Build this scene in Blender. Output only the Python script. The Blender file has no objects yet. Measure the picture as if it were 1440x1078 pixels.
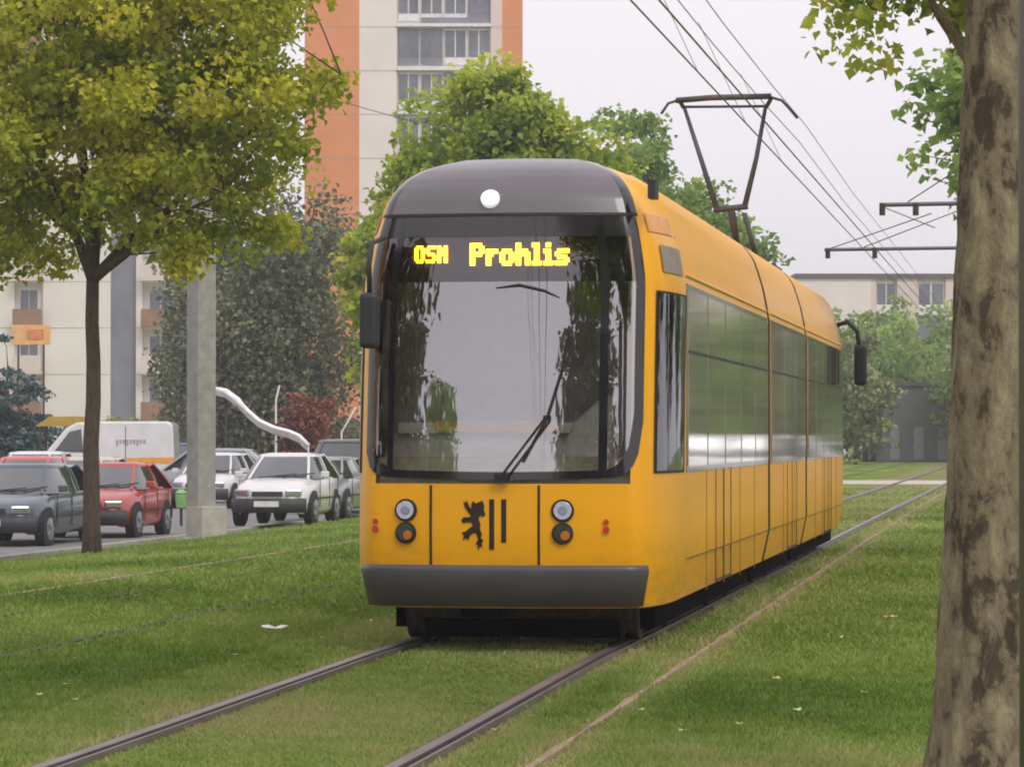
import bpy, math, random
import numpy as np
from mathutils import Vector, Matrix
R = math.radians
C = bpy.context.scene.collection
random.seed(7); RNG = np.random.default_rng(7)

# ------------------------------------------------------------------ camera, sky, sun
F = 5000.0; CX, CY = 720.0, 539.0; HOR = 612.0; EYE = 1.41
scn = bpy.context.scene
cam = bpy.data.cameras.new('camera'); camo = bpy.data.objects.new('camera', cam); C.objects.link(camo)
cam.sensor_width = 36; cam.lens = 36*F/1440; cam.clip_start = .1; cam.clip_end = 3000
camo.location = (0, 0, EYE); camo.rotation_euler = (R(90)+math.atan((HOR-CY)/F), 0, 0)
scn.camera = camo
w = bpy.data.worlds.new('World'); scn.world = w; w.use_nodes = True
nt = w.node_tree; nt.nodes.clear()
sky = nt.nodes.new('ShaderNodeTexSky'); sky.sky_type = 'NISHITA'; sky.sun_disc = False
SUN_EL, SUN_AZ = R(48), R(150)
sky.sun_elevation = SUN_EL; sky.sun_rotation = SUN_AZ; sky.dust_density = 4; sky.air_density = 1.2
hs = nt.nodes.new('ShaderNodeHueSaturation'); hs.inputs['Saturation'].default_value = .1
mx = nt.nodes.new('ShaderNodeMix'); mx.data_type = 'RGBA'; mx.inputs[0].default_value = .82
mx.inputs[7].default_value = (8.0, 7.65, 8.05, 1)
bg = nt.nodes.new('ShaderNodeBackground'); bg.inputs['Strength'].default_value = .1
wo = nt.nodes.new('ShaderNodeOutputWorld')
nt.links.new(sky.outputs[0], hs.inputs['Color']); nt.links.new(hs.outputs[0], mx.inputs[6])
nt.links.new(mx.outputs[2], bg.inputs[0]); nt.links.new(bg.outputs[0], wo.inputs[0])
sl = bpy.data.lights.new('sun', 'SUN'); sl.energy = 1.0; sl.angle = R(22); sl.color = (1, .96, .9)
so = bpy.data.objects.new('sun', sl); C.objects.link(so)
sd = Vector((math.sin(SUN_AZ)*math.cos(SUN_EL), math.cos(SUN_AZ)*math.cos(SUN_EL), math.sin(SUN_EL)))
so.rotation_euler = (-sd).to_track_quat('-Z', 'Y').to_euler()
so.location = (0, 0, 40)
scn.view_settings.view_transform = 'Standard'; scn.view_settings.look = 'None'
scn.view_settings.exposure = 0.55; scn.view_settings.gamma = 1
scn.cycles.filter_width = 1.9
scn.cycles.max_bounces = 6; scn.cycles.transparent_max_bounces = 12
scn.cycles.caustics_reflective = False; scn.cycles.caustics_refractive = False

# ------------------------------------------------------------------ frames
TH = math.atan(740/F); ST, CT = math.sin(TH), math.cos(TH)
def trk(s, L, z=0.0): return Vector((s*ST - L*CT, s*CT + L*ST, z))      # s along the tracks, L metres left of the eye
def at(px, py, Z): return Vector(((px-CX)*Z/F, Z, EYE + (HOR-py)*Z/F))
def gz(L):
    return float(np.interp(L, [-40, 9.4, 12.6, 15.2, 16], [0, 0, -.2, -.48, -.5]))

# ------------------------------------------------------------------ materials
MATS = {}
def nodes(name):
    m = bpy.data.materials.new(name); m.use_nodes = True
    return m, m.node_tree, m.node_tree.nodes['Principled BSDF']
def mat(name, col, rough=.5, metal=0, nscale=6, namt=.18, coat=0, bump=0, emit=None, spec=.5, stretch=None, estr=1):
    if name in MATS: return MATS[name]
    m, t, b = nodes(name)
    tc = t.nodes.new('ShaderNodeTexCoord'); nz = t.nodes.new('ShaderNodeTexNoise')
    nz.inputs['Scale'].default_value = nscale; nz.inputs['Detail'].default_value = 6; nz.inputs['Roughness'].default_value = .6
    if stretch:
        mp = t.nodes.new('ShaderNodeMapping'); mp.inputs['Scale'].default_value = stretch
        t.links.new(tc.outputs['Object'], mp.inputs[0]); t.links.new(mp.outputs[0], nz.inputs[0])
    else: t.links.new(tc.outputs['Object'], nz.inputs[0])
    r = t.nodes.new('ShaderNodeValToRGB')
    r.color_ramp.elements[0].position = .3; r.color_ramp.elements[1].position = .7
    r.color_ramp.elements[0].color = [c*(1-namt) for c in col]+[1]
    r.color_ramp.elements[1].color = [min(1, c*(1+namt)) for c in col]+[1]
    t.links.new(nz.outputs[0], r.inputs[0]); t.links.new(r.outputs[0], b.inputs['Base Color'])
    mr = t.nodes.new('ShaderNodeMapRange'); mr.inputs[3].default_value = max(.02, rough-.07); mr.inputs[4].default_value = min(1, rough+.09)
    t.links.new(nz.outputs[0], mr.inputs[0]); t.links.new(mr.outputs[0], b.inputs['Roughness'])
    b.inputs['Metallic'].default_value = metal; b.inputs['Coat Weight'].default_value = coat; b.inputs['Coat Roughness'].default_value = .05
    b.inputs['Specular IOR Level'].default_value = spec
    if bump:
        bp = t.nodes.new('ShaderNodeBump'); bp.inputs['Strength'].default_value = bump; bp.inputs['Distance'].default_value = .03
        t.links.new(nz.outputs[0], bp.inputs['Height']); t.links.new(bp.outputs[0], b.inputs['Normal'])
    if emit: b.inputs['Emission Color'].default_value = emit+(1,); b.inputs['Emission Strength'].default_value = estr
    MATS[name] = m; return m
def glass(name, tint, refl, rough=.015, wave=0):
    m = bpy.data.materials.new(name); m.use_nodes = True; t = m.node_tree; t.nodes.clear()
    o = t.nodes.new('ShaderNodeOutputMaterial'); mxs = t.nodes.new('ShaderNodeMixShader')
    tr = t.nodes.new('ShaderNodeBsdfTransparent'); tr.inputs[0].default_value = tint+(1,)
    gl = t.nodes.new('ShaderNodeBsdfGlossy'); gl.inputs['Roughness'].default_value = rough; gl.inputs[0].default_value = (.93, .92, .97, 1)
    fr = t.nodes.new('ShaderNodeFresnel'); fr.inputs[0].default_value = 1.5
    mr = t.nodes.new('ShaderNodeMapRange'); mr.inputs[3].default_value = refl-.03; mr.inputs[4].default_value = .95
    t.links.new(fr.outputs[0], mr.inputs[0]); t.links.new(mr.outputs[0], mxs.inputs[0])
    if wave:
        tc = t.nodes.new('ShaderNodeTexCoord'); nz = t.nodes.new('ShaderNodeTexNoise'); nz.inputs['Scale'].default_value = 1.5
        bp = t.nodes.new('ShaderNodeBump'); bp.inputs['Strength'].default_value = wave; bp.inputs['Distance'].default_value = .02
        t.links.new(tc.outputs['Object'], nz.inputs[0]); t.links.new(nz.outputs[0], bp.inputs['Height']); t.links.new(bp.outputs[0], gl.inputs['Normal'])
    t.links.new(tr.outputs[0], mxs.inputs[1]); t.links.new(gl.outputs[0], mxs.inputs[2]); t.links.new(mxs.outputs[0], o.inputs[0])
    return m
def leafmat(name, stops, trans=.35):
    m, t, b = nodes(name)
    a = t.nodes.new('ShaderNodeAttribute'); a.attribute_name = 'tone'
    r = t.nodes.new('ShaderNodeValToRGB'); e = r.color_ramp.elements
    while len(e) < len(stops): e.new(.5)
    for i, (p, c) in enumerate(stops): e[i].position = p; e[i].color = c+(1,)
    t.links.new(a.outputs['Fac'], r.inputs[0]); t.links.new(r.outputs[0], b.inputs['Base Color'])
    b.inputs['Roughness'].default_value = .55
    tl = t.nodes.new('ShaderNodeBsdfTranslucent'); t.links.new(r.outputs[0], tl.inputs[0])
    ms = t.nodes.new('ShaderNodeMixShader'); ms.inputs[0].default_value = trans
    o = t.nodes['Material Output']
    t.links.new(b.outputs[0], ms.inputs[1]); t.links.new(tl.outputs[0], ms.inputs[2]); t.links.new(ms.outputs[0], o.inputs[0])
    return m
yellow = mat('tram_yellow', (.93, .42, .001), .36, 0, 1.3, .05, coat=.1, spec=.35)
_t = yellow.node_tree; _b = _t.nodes['Principled BSDF']; _src = _b.inputs['Base Color'].links[0].from_socket
_tc = _t.nodes.new('ShaderNodeTexCoord'); _sx = _t.nodes.new('ShaderNodeSeparateXYZ'); _t.links.new(_tc.outputs['Object'], _sx.inputs[0])
_mr = _t.nodes.new('ShaderNodeMapRange'); _mr.inputs[1].default_value = .85; _mr.inputs[2].default_value = .28; _mr.inputs[3].default_value = .02; _mr.inputs[4].default_value = .75
_t.links.new(_sx.outputs[2], _mr.inputs[0]); _mp = _t.nodes.new('ShaderNodeMapping'); _mp.inputs['Scale'].default_value = (2.5, 2.5, 9); _t.links.new(_tc.outputs['Object'], _mp.inputs[0])
_nz = _t.nodes.new('ShaderNodeTexNoise'); _nz.inputs['Scale'].default_value = 1.6; _nz.inputs['Detail'].default_value = 9; _nz.inputs['Roughness'].default_value = .7; _t.links.new(_mp.outputs[0], _nz.inputs[0])
_m2 = _t.nodes.new('ShaderNodeMapRange'); _m2.inputs[1].default_value = .42; _m2.inputs[2].default_value = .75; _t.links.new(_nz.outputs[0], _m2.inputs[0])
_mm = _t.nodes.new('ShaderNodeMath'); _mm.operation = 'MULTIPLY'; _t.links.new(_mr.outputs[0], _mm.inputs[0]); _t.links.new(_m2.outputs[0], _mm.inputs[1])
_mx = _t.nodes.new('ShaderNodeMix'); _mx.data_type = 'RGBA'; _mx.inputs[7].default_value = (.33, .19, .08, 1); _t.links.new(_mm.outputs[0], _mx.inputs[0]); _t.links.new(_src, _mx.inputs[6]); _t.links.new(_mx.outputs[2], _b.inputs['Base Color'])
darkgrey = mat('tram_grey', (.075, .068, .075), .42, 0, 3, .15, coat=.15)
capgrey = mat('roof_cap_grey', (.13, .115, .13), .34, 0, 2, .1, coat=.35)
black = mat('black_rubber', (.012, .011, .012), .6)
blackgloss = mat('black_gloss', (.012, .012, .014), .12, coat=.5)
steel = mat('rail_steel', (.24, .20, .20), .4, .6, 9, .2, stretch=(1, .2, 1))
rust = mat('rusty_steel', (.055, .04, .034), .75, .1, 20, .5)
chrome = mat('lamp_chrome', (.55, .56, .62), .15, .9)
cream = mat('cream_plastic', (.85, .78, .62), .6)
winds = glass('windscreen_glass', (.95, .95, .93), .34, .012, wave=.04)
sideg = glass('window_glass', (.30, .31, .30), .16, .03, wave=.12)
carglass = mat('car_glass', (.035, .04, .045), .06, 0, 3, .2, spec=1.0, coat=1)
lampw = mat('lamp_white', (.85, .84, .95), .2, emit=(.85, .83, 1), estr=.42)
tyre = mat('tyre', (.018, .018, .019), .8)
rimm = mat('rim', (.38, .38, .4), .35, .6)
dirtyplastic = mat('dark_plastic', (.03, .03, .035), .55)
concrete = mat('mast_concrete', (.30, .285, .265), .85, 0, 5, .22, bump=.2)
undershade = mat('undershade_black', (.005, .005, .005), .95, spec=.04)  # sheenless near-black, the shade beneath the tram put into the colour
redlens = mat('red_lens', (.5, .03, .02), .2); orangelens = mat('amber_lens', (.6, .16, .01), .2)
platem = mat('number_plate', (.7, .7, .68), .4)

# ------------------------------------------------------------------ mesh helper
class MB:
    def __init__(s): s.v = []; s.f = []; s.mi = []; s.cur = 0
    def add(s, vs, fs):
        o = len(s.v); s.v += [tuple(x) for x in vs]
        for f in fs: s.f.append([i+o for i in f]); s.mi.append(s.cur)
    def box(s, c, d, rz=0, M=None):
        hx, hy, hz = d[0]/2, d[1]/2, d[2]/2
        vs = [Vector((x*hx, y*hy, z*hz)) for x in (-1, 1) for y in (-1, 1) for z in (-1, 1)]
        q = Matrix.Rotation(rz, 3, 'Z') if M is None else M
        vs = [q @ p + Vector(c) for p in vs]
        s.add(vs, [(0, 1, 3, 2), (4, 6, 7, 5), (0, 4, 5, 1), (2, 3, 7, 6), (0, 2, 6, 4), (1, 5, 7, 3)])
    def beam(s, a, b, wd, hg=None):
        a, b = Vector(a), Vector(b); hg = hg or wd; d = (b-a)
        q = d.to_track_quat('Y', 'Z').to_matrix()
        s.box((a+b)/2, (wd, d.length, hg), M=q)
    def tube(s, pts, rad, n=8, caps=True):
        pts = [Vector(p) for p in pts]
        if not hasattr(rad, '__len__'): rad = [rad]*len(pts)
        rings = []; up = Vector((0, 0, 1)); nprev = None
        for i, p in enumerate(pts):
            d = (pts[min(i+1, len(pts)-1)] - pts[max(i-1, 0)]).normalized()
            if nprev is None: nrm = d.cross(up) if abs(d.z) < .95 else d.cross(Vector((1, 0, 0)))
            else: nrm = nprev - d*nprev.dot(d)
            nrm.normalize(); nprev = nrm; bn = d.cross(nrm)
            rings.append([p + (nrm*math.cos(2*math.pi*k/n) + bn*math.sin(2*math.pi*k/n))*rad[i] for k in range(n)])
        vs = [q for r in rings for q in r]; fs = []
        for i in range(len(pts)-1):
            for k in range(n): fs.append((i*n+k, i*n+(k+1) % n, (i+1)*n+(k+1) % n, (i+1)*n+k))
        if caps: fs += [tuple(range(n))[::-1], tuple(range((len(pts)-1)*n, len(pts)*n))]
        s.add(vs, fs)
    def cyl(s, c, axis, r, h, n=20, r2=None):
        c = Vector(c); a = Vector(axis).normalized()*h/2; s.tube([c-a, c+a], [r, r if r2 is None else r2], n)
    def prism(s, outline, f3, t):                       # outline 2D, f3 maps (a,b,depth) to 3D
        n = len(outline); vs = [f3(a, b, 0) for a, b in outline] + [f3(a, b, t) for a, b in outline]
        s.add(vs, [tuple(range(n)), tuple(range(2*n-1, n-1, -1))] + [(i, i+n, (i+1) % n+n, (i+1) % n) for i in range(n)])
    def grid(s, rows):
        n = len(rows[0]); vs = [p for r in rows for p in r]
        s.add(vs, [(i*n+k, i*n+k+1, (i+1)*n+k+1, (i+1)*n+k) for i in range(len(rows)-1) for k in range(n-1)])
    def build(s, name, m, parent=None, smooth=False, bevel=0, auto=None):
        me = bpy.data.meshes.new(name); me.from_pydata(s.v, [], s.f)
        ms = m if isinstance(m, (list, tuple)) else [m]
        for x in ms: me.materials.append(x)
        me.polygons.foreach_set('material_index', s.mi)
        if smooth: me.polygons.foreach_set('use_smooth', [True]*len(me.polygons))
        me.update(); o = bpy.data.objects.new(name, me); C.objects.link(o)
        if parent: o.parent = parent
        if bevel:
            b = o.modifiers.new('b', 'BEVEL'); b.width = bevel; b.segments = 2; b.limit_method = 'ANGLE'; b.angle_limit = R(35)
        return o
def tag(o, label=None, cat=None, group=None, kind=None):
    for k, v in (('label', label), ('category', cat), ('group', group), ('kind', kind)):
        if v: o[k] = v
    return o
def empty(name, loc, rz=0, **k):
    o = bpy.data.objects.new(name, None); C.objects.link(o); o.location = loc; o.rotation_euler = (0, 0, rz); o.empty_display_size = .3
    return tag(o, **k)
def npmesh(name, V, Fc, m, tone=None, parent=None, smooth=False):
    me = bpy.data.meshes.new(name); k = Fc.shape[1]
    me.vertices.add(len(V)); me.vertices.foreach_set('co', V.astype(np.float32).ravel())
    me.loops.add(Fc.size); me.loops.foreach_set('vertex_index', Fc.astype(np.int32).ravel())
    me.polygons.add(len(Fc)); me.polygons.foreach_set('loop_start', np.arange(0, Fc.size, k, dtype=np.int32))
    me.update(calc_edges=True)
    if smooth: me.polygons.foreach_set('use_smooth', [True]*len(Fc))
    if tone is not None:
        a = me.attributes.new('tone', 'FLOAT', 'POINT'); a.data.foreach_set('value', tone.astype(np.float32))
    me.materials.append(m); o = bpy.data.objects.new(name, me); C.objects.link(o)
    if parent: o.parent = parent
    return o

# ------------------------------------------------------------------ ground (local x = -L, local y = s)
gm, t, b = nodes('lawn_ground')
tc = t.nodes.new('ShaderNodeTexCoord'); n1 = t.nodes.new('ShaderNodeTexNoise'); n1.inputs['Scale'].default_value = .55; n1.inputs['Detail'].default_value = 8
n2 = t.nodes.new('ShaderNodeTexNoise'); n2.inputs['Scale'].default_value = 14; n2.inputs['Detail'].default_value = 8
mp = t.nodes.new('ShaderNodeMapping'); mp.inputs['Scale'].default_value = (1.6, .45, 1)
t.links.new(tc.outputs['Object'], mp.inputs[0]); t.links.new(mp.outputs[0], n1.inputs[0]); t.links.new(tc.outputs['Object'], n2.inputs[0])
r1 = t.nodes.new('ShaderNodeValToRGB'); e = r1.color_ramp.elements
e[0].position = .32; e[0].color = (.10, .17, .02, 1); e[1].position = .7; e[1].color = (.30, .33, .09, 1)
x = e.new(.5); x.color = (.18, .25, .04, 1)
t.links.new(n1.outputs[0], r1.inputs[0])
mu = t.nodes.new('ShaderNodeMix'); mu.data_type = 'RGBA'; mu.blend_type = 'MULTIPLY'; mu.inputs[0].default_value = .8
r2 = t.nodes.new('ShaderNodeValToRGB'); r2.color_ramp.elements[0].color = (.35, .35, .3, 1); r2.color_ramp.elements[1].color = (1.3, 1.3, 1.2, 1)
t.links.new(n2.outputs[0], r2.inputs[0]); t.links.new(r1.outputs[0], mu.inputs[6]); t.links.new(r2.outputs[0], mu.inputs[7])
# paler dry turf in the track bed
sx = t.nodes.new('ShaderNodeSeparateXYZ'); t.links.new(tc.outputs['Object'], sx.inputs[0])
ad = t.nodes.new('ShaderNodeMath'); ad.operation = 'MULTIPLY_ADD'; ad.inputs[1].default_value = .5; t.links.new(n2.outputs[0], ad.inputs[0]); t.links.new(sx.outputs[0], ad.inputs[2])
mr = t.nodes.new('ShaderNodeMapRange'); mr.inputs[1].default_value = -4.9; mr.inputs[2].default_value = -1.3; t.links.new(ad.outputs[0], mr.inputs[0])
r3 = t.nodes.new('ShaderNodeValToRGB'); e = r3.color_ramp.elements; e[0].position = 0; e[0].color = (0, 0, 0, 1); e[1].position = 1; e[1].color = (0, 0, 0, 1)
for p, c in ((.12, .75), (.4, .45), (.6, .75), (.82, .7)): q = e.new(p); q.color = (c, c, c, 1)
t.links.new(mr.outputs[0], r3.inputs[0])
md = t.nodes.new('ShaderNodeMix'); md.data_type = 'RGBA'; md.inputs[7].default_value = (.25, .21, .11, 1)
t.links.new(r3.outputs[0], md.inputs[0]); t.links.new(mu.outputs[2], md.inputs[6]); t.links.new(md.outputs[2], b.inputs['Base Color'])
b.inputs['Roughness'].default_value = .95; b.inputs['Specular IOR Level'].default_value = .1
bp = t.nodes.new('ShaderNodeBump'); bp.inputs['Strength'].default_value = .7; bp.inputs['Distance'].default_value = .05
t.links.new(n2.outputs[0], bp.inputs['Height']); t.links.new(bp.outputs[0], b.inputs['Normal'])

def local_sheet(name, Ls, zs, Ss, m, **k):
    mb = MB(); mb.grid([[(-L, s, z) for L, z in zip(Ls, zs)][::-1] for s in Ss])
    mb.f = [f for f in mb.f]
    o = mb.build(name, m); o.rotation_euler = (0, 0, -TH); return tag(o, kind='structure')
Lg = [-330, -60, -20, 0, 2, 4, 6, 9.4, 12.6, 15.2, 16, 60, 330]
local_sheet('ground', Lg, [gz(L) for L in Lg], [-250, -100, 0, 50, 100, 200, 400, 760], gm)
asph = mat('asphalt', (.19, .185, .18), .85, 0, 3, .2, bump=.3)
local_sheet('road', [15.45, 20, 27, 36], [-.488]*4, [-200, 0, 60, 120, 260], asph)
kerbm = mat('kerb_stone', (.33, .31, .28), .85, 0, 8, .25)
kb = MB()
for i in range(130):
    s0 = 20+i*1.5; kb.box((-15.35, s0+.745, -.46), (.15, 1.48, .14))
o = kb.build('kerb', kerbm, bevel=.01); o.rotation_euler = (0, 0, -TH); tag(o, kind='structure')
paving = mat('pale_paving', (.5, .46, .38), .85, 0, 4, .15)
local_sheet('path', [-30, 0, 9, 11], [.006, .006, .006, -.06], [103, 112], paving)

# ------------------------------------------------------------------ rails
def ctr(s): return float(np.interp(s, [10, 16, 22, 40, 60, 90, 200, 400], [3.36, 3.40, 3.47, 3.44, 3.44, 3.40, 3.3, 3.1]))
Ss = [2, 8]+[12+i*1.0 for i in range(30)]+[45, 50, 60, 70, 80, 90, 110, 150, 200, 300, 400]
def rail(off, proud, label):
    e = empty('tram_rail', trk(2, ctr(2)+off), -TH, label=label, cat='rail')
    def strip(x0, x1, z0, z1, name, m):
        mb = MB()
        rows = [[(-(ctr(s)+off)+x - (-(ctr(2)+off)), s-2, z) for x, z in ((x0, z0), (x0, z1), (x1, z1), (x1, z0))] for s in Ss]
        mb.grid(rows); mb.build(name, m, e)
    strip(-.028, .03, -.05, .024+proud, 'rail_head', steel)
    strip(.034, .066, -.05, -.004+proud, 'groove', rust)
    strip(.068, .082, -.05, .022+proud, 'guard_lip', steel)
    strip(-.065, -.03, -.05, .006+proud, 'rail_foot', rust)
rail(.725, .012, 'left running rail under the yellow tram, set in grass')
rail(-.725, .012, 'right running rail under the yellow tram, set in grass')
# second, overgrown track
def rail2(off, label):
    mb = MB(); mb.grid([[(-off+x, s, z) for x, z in ((-.03, -.03), (-.03, .014), (.03, .014), (.03, -.03))] for s in (10, 30, 60, 120, 300)])
    o = mb.build('tram_rail', rust); o.rotation_euler = (0, 0, -TH); tag(o, label, 'rail')
rail2(6.52, 'overgrown near rail of the empty left hand track')
rail2(7.97, 'overgrown far rail of the empty left hand track')
# thin edging strips
edg = mat('edging_strip', (.33, .24, .15), .9, 0, 5, .35)
def edging(Lf, label, wd):
    mb = MB(); rows = []
    for i in range(220):
        s = 12+i*.55 if i < 120 else 78+(i-120)*2.2
        q = wd*(.6+.5*math.sin(i*1.7)*math.sin(i*.61)+.2*random.random())
        L = Lf(s); rows.append([(-L-q/2, s, -.02), (-L-q/2, s, .02), (-L+q/2, s, .02), (-L+q/2, s, -.02)])
    mb.grid(rows); o = mb.build('edging_strip', edg); o.rotation_euler = (0, 0, -TH); tag(o, label, 'edging')
edging(lambda s: float(np.interp(s, [15, 20, 30, 45, 70, 120], [2.12, 2.14, 2.19, 2.25, 2.3, 2.3])), 'thin pale edging strip in the grass right of the tram track', .05)
edging(lambda s: 8.95, 'thin pale edging strip in the grass beyond the empty left track', .07)

# ------------------------------------------------------------------ grass blades
gl_m = leafmat('grass_blades', [(0, (.10, .175, .014)), (.35, (.205, .30, .045)), (.65, (.31, .39, .095)), (1, (.47, .42, .19))], .45)
def smooth_noise(x, y, sc, seed):
    r = np.random.default_rng(seed); out = np.zeros_like(x)
    for i in range(9):
        a = r.uniform(0, 6.28); k = sc*r.uniform(.5, 2.2); out += np.sin((x*math.cos(a)+y*math.sin(a))*k + r.uniform(0, 6.28))
    return out/9
NB = 330000
u = RNG.random(NB); Z = 13.2/(1-u*(1-13.2/95)); X = (RNG.random(NB)*1.12-.56)*Z*1440/F
s_ = X*ST + Z*CT; L_ = -X*CT + Z*ST
cen = np.interp(s_, [10, 16, 22, 40, 60, 90, 200], [3.36, 3.40, 3.47, 3.44, 3.44, 3.40, 3.3])
keep = (L_ < 15.2)
d = L_-cen
for off in (.725, -.725): keep &= ~((d-off > -.1) & (d-off < .095))
keep &= ~((np.abs(L_-6.52) < .05) & (RNG.random(NB) < .9))
LC = np.interp(s_, [15, 20, 30, 45, 70, 120], [2.12, 2.14, 2.19, 2.25, 2.3, 2.3])
bare = np.maximum(np.exp(-((np.abs(d)-.80)/.13)**2), np.exp(-((L_-LC)/.13)**2))
keep &= RNG.random(NB) > bare*.8
keep &= ~((np.abs(L_-8.95) < .07) & (RNG.random(NB) < .8))
keep &= ~((s_ > 102.5) & (L_ < 11))
X, Z, s_, L_, d, bare = [a[keep] for a in (X, Z, s_, L_, d, bare)]; n = len(X)
gzz = np.interp(L_, [-40, 9.4, 12.6, 15.2, 16], [0, 0, -.2, -.48, -.5])
inside = (np.abs(d) < .7)
pn = smooth_noise(s_*.5, L_, 1.6, 3); pn2 = smooth_noise(s_, L_, 5, 5)
tone = .42 + .50*pn + .30*pn2 + RNG.normal(0, .11, n) + .10*inside + .35*bare + .08*((L_ < 5) & (L_ > 1.9))
tone -= .12*((L_ > 5) & (L_ < 9))
tone = np.clip(tone, 0, 1)
hh = (.018+.022*RNG.random(n))*(1+.5*pn2)*np.where(inside, .7, 1)*np.clip((Z/15)**.4, 1, 2); wdt = .0085*(Z/15)**.85*(.7+.6*RNG.random(n))
ang = RNG.random(n)*6.283; lean = RNG.normal(0, .6, (n, 2))*hh[:, None]
base = np.stack([X, Z, gzz-.004], 1)
dx = np.stack([np.cos(ang)*wdt, np.sin(ang)*wdt, 0*ang], 1)
tip = base + np.stack([lean[:, 0], lean[:, 1], hh], 1)
V = np.empty((n, 3, 3)); V[:, 0] = base-dx; V[:, 1] = base+dx; V[:, 2] = tip
tag(npmesh('grass', V.reshape(-1, 3), np.arange(n*3).reshape(-1, 3), gl_m, np.repeat(tone, 3)), 'short green grass of the tram lawn', 'grass', kind='stuff')

# ------------------------------------------------------------------ trees
bark_dark = mat('bark_dark', (.075, .055, .04), .95, 0, 9, .45, bump=.6, stretch=(3, 3, .7))
bark_grey = mat('bark_grey', (.16, .13, .10), .95, 0, 9, .35, bump=.5, stretch=(3, 3, .7))
LM = {
 'autumn': leafmat('leaf_autumn', [(0, (0.128, 0.200, 0.014)), (.4, (0.332, 0.376, 0.023)), (.72, (0.612, 0.589, 0.046)), (1, (0.750, 0.659, 0.068))], .5),
 'fresh': leafmat('leaf_fresh', [(0, (0.112, 0.185, 0.019)), (.45, (0.300, 0.415, 0.042)), (.8, (0.600, 0.646, 0.080)), (1, (0.750, 0.750, 0.138))], .5),
 'mid': leafmat('leaf_mid', [(0, (0.110, 0.195, 0.044)), (.5, (0.276, 0.415, 0.098)), (1, (0.552, 0.673, 0.166))], .5),
 'dark': leafmat('leaf_dark', [(0, (0.087, 0.099, 0.063)), (.5, (0.177, 0.199, 0.113)), (1, (0.302, 0.306, 0.159))], .3),
 'spruce': leafmat('leaf_spruce', [(0, (0.019, 0.046, 0.046)), (.5, (0.054, 0.108, 0.108)), (1, (0.154, 0.231, 0.246))], .15),
 'rust': leafmat('leaf_rust', [(0, (0.094, 0.040, 0.023)), (.5, (0.250, 0.078, 0.055)), (1, (0.406, 0.140, 0.078))], .3),
 'olive': leafmat('leaf_olive', [(0, (0.113, 0.140, 0.059)), (.5, (0.253, 0.308, 0.117)), (1, (0.478, 0.505, 0.175))], .3)}
def leaves(centres, radii, nper, size, rng, flat=.7, tone_c=None, droop=0):
    k = len(centres); idx = np.repeat(np.arange(k), nper); n = len(idx)
    p = rng.normal(0, 1, (n, 3)); p /= np.linalg.norm(p, axis=1)[:, None]; p *= (rng.random(n)**.45)[:, None]
    p *= np.asarray(radii)[idx][:, None]; p[:, 2] *= flat; P = np.asarray(centres)[idx]+p
    if droop: P[:, 2] -= droop*rng.random(n)**2
    a = rng.normal(0, 1, (n, 3)); a[:, 2] -= .35; a /= np.linalg.norm(a, axis=1)[:, None]
    c = rng.normal(0, 1, (n, 3)); c[:, 2] += 1.2; bb = np.cross(c, a); bb /= np.linalg.norm(bb, axis=1)[:, None]+1e-6
    nn = np.cross(a, bb); sz = size*(.6+.8*rng.random(n))[:, None]
    # a five-cornered leaf folded along its rib: 5 verts + centre -> 4 tris as two quads
    V = np.empty((n, 6, 3))
    V[:, 0] = P; V[:, 1] = P+a*sz*.45+bb*sz*.5+nn*sz*.14; V[:, 2] = P+a*sz*.8+bb*sz*.18
    V[:, 3] = P+a*sz*1.05-nn*sz*.22; V[:, 4] = P+a*sz*.8-bb*sz*.18; V[:, 5] = P+a*sz*.45-bb*sz*.5+nn*sz*.14
    o = np.arange(n)[:, None]*6
    Fc = np.concatenate([o+np.array([[0, 1, 2, 3]]), o+np.array([[0, 3, 4, 5]])])
    tc_ = rng.random(k) if tone_c is None else tone_c
    tone = np.clip(tc_[idx]*.55 + rng.random(n)*.45 + (p[:, 2]/np.asarray(radii)[idx])*.08, 0, 1)
    return V.reshape(-1, 3), Fc, np.repeat(tone, 6)
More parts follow.
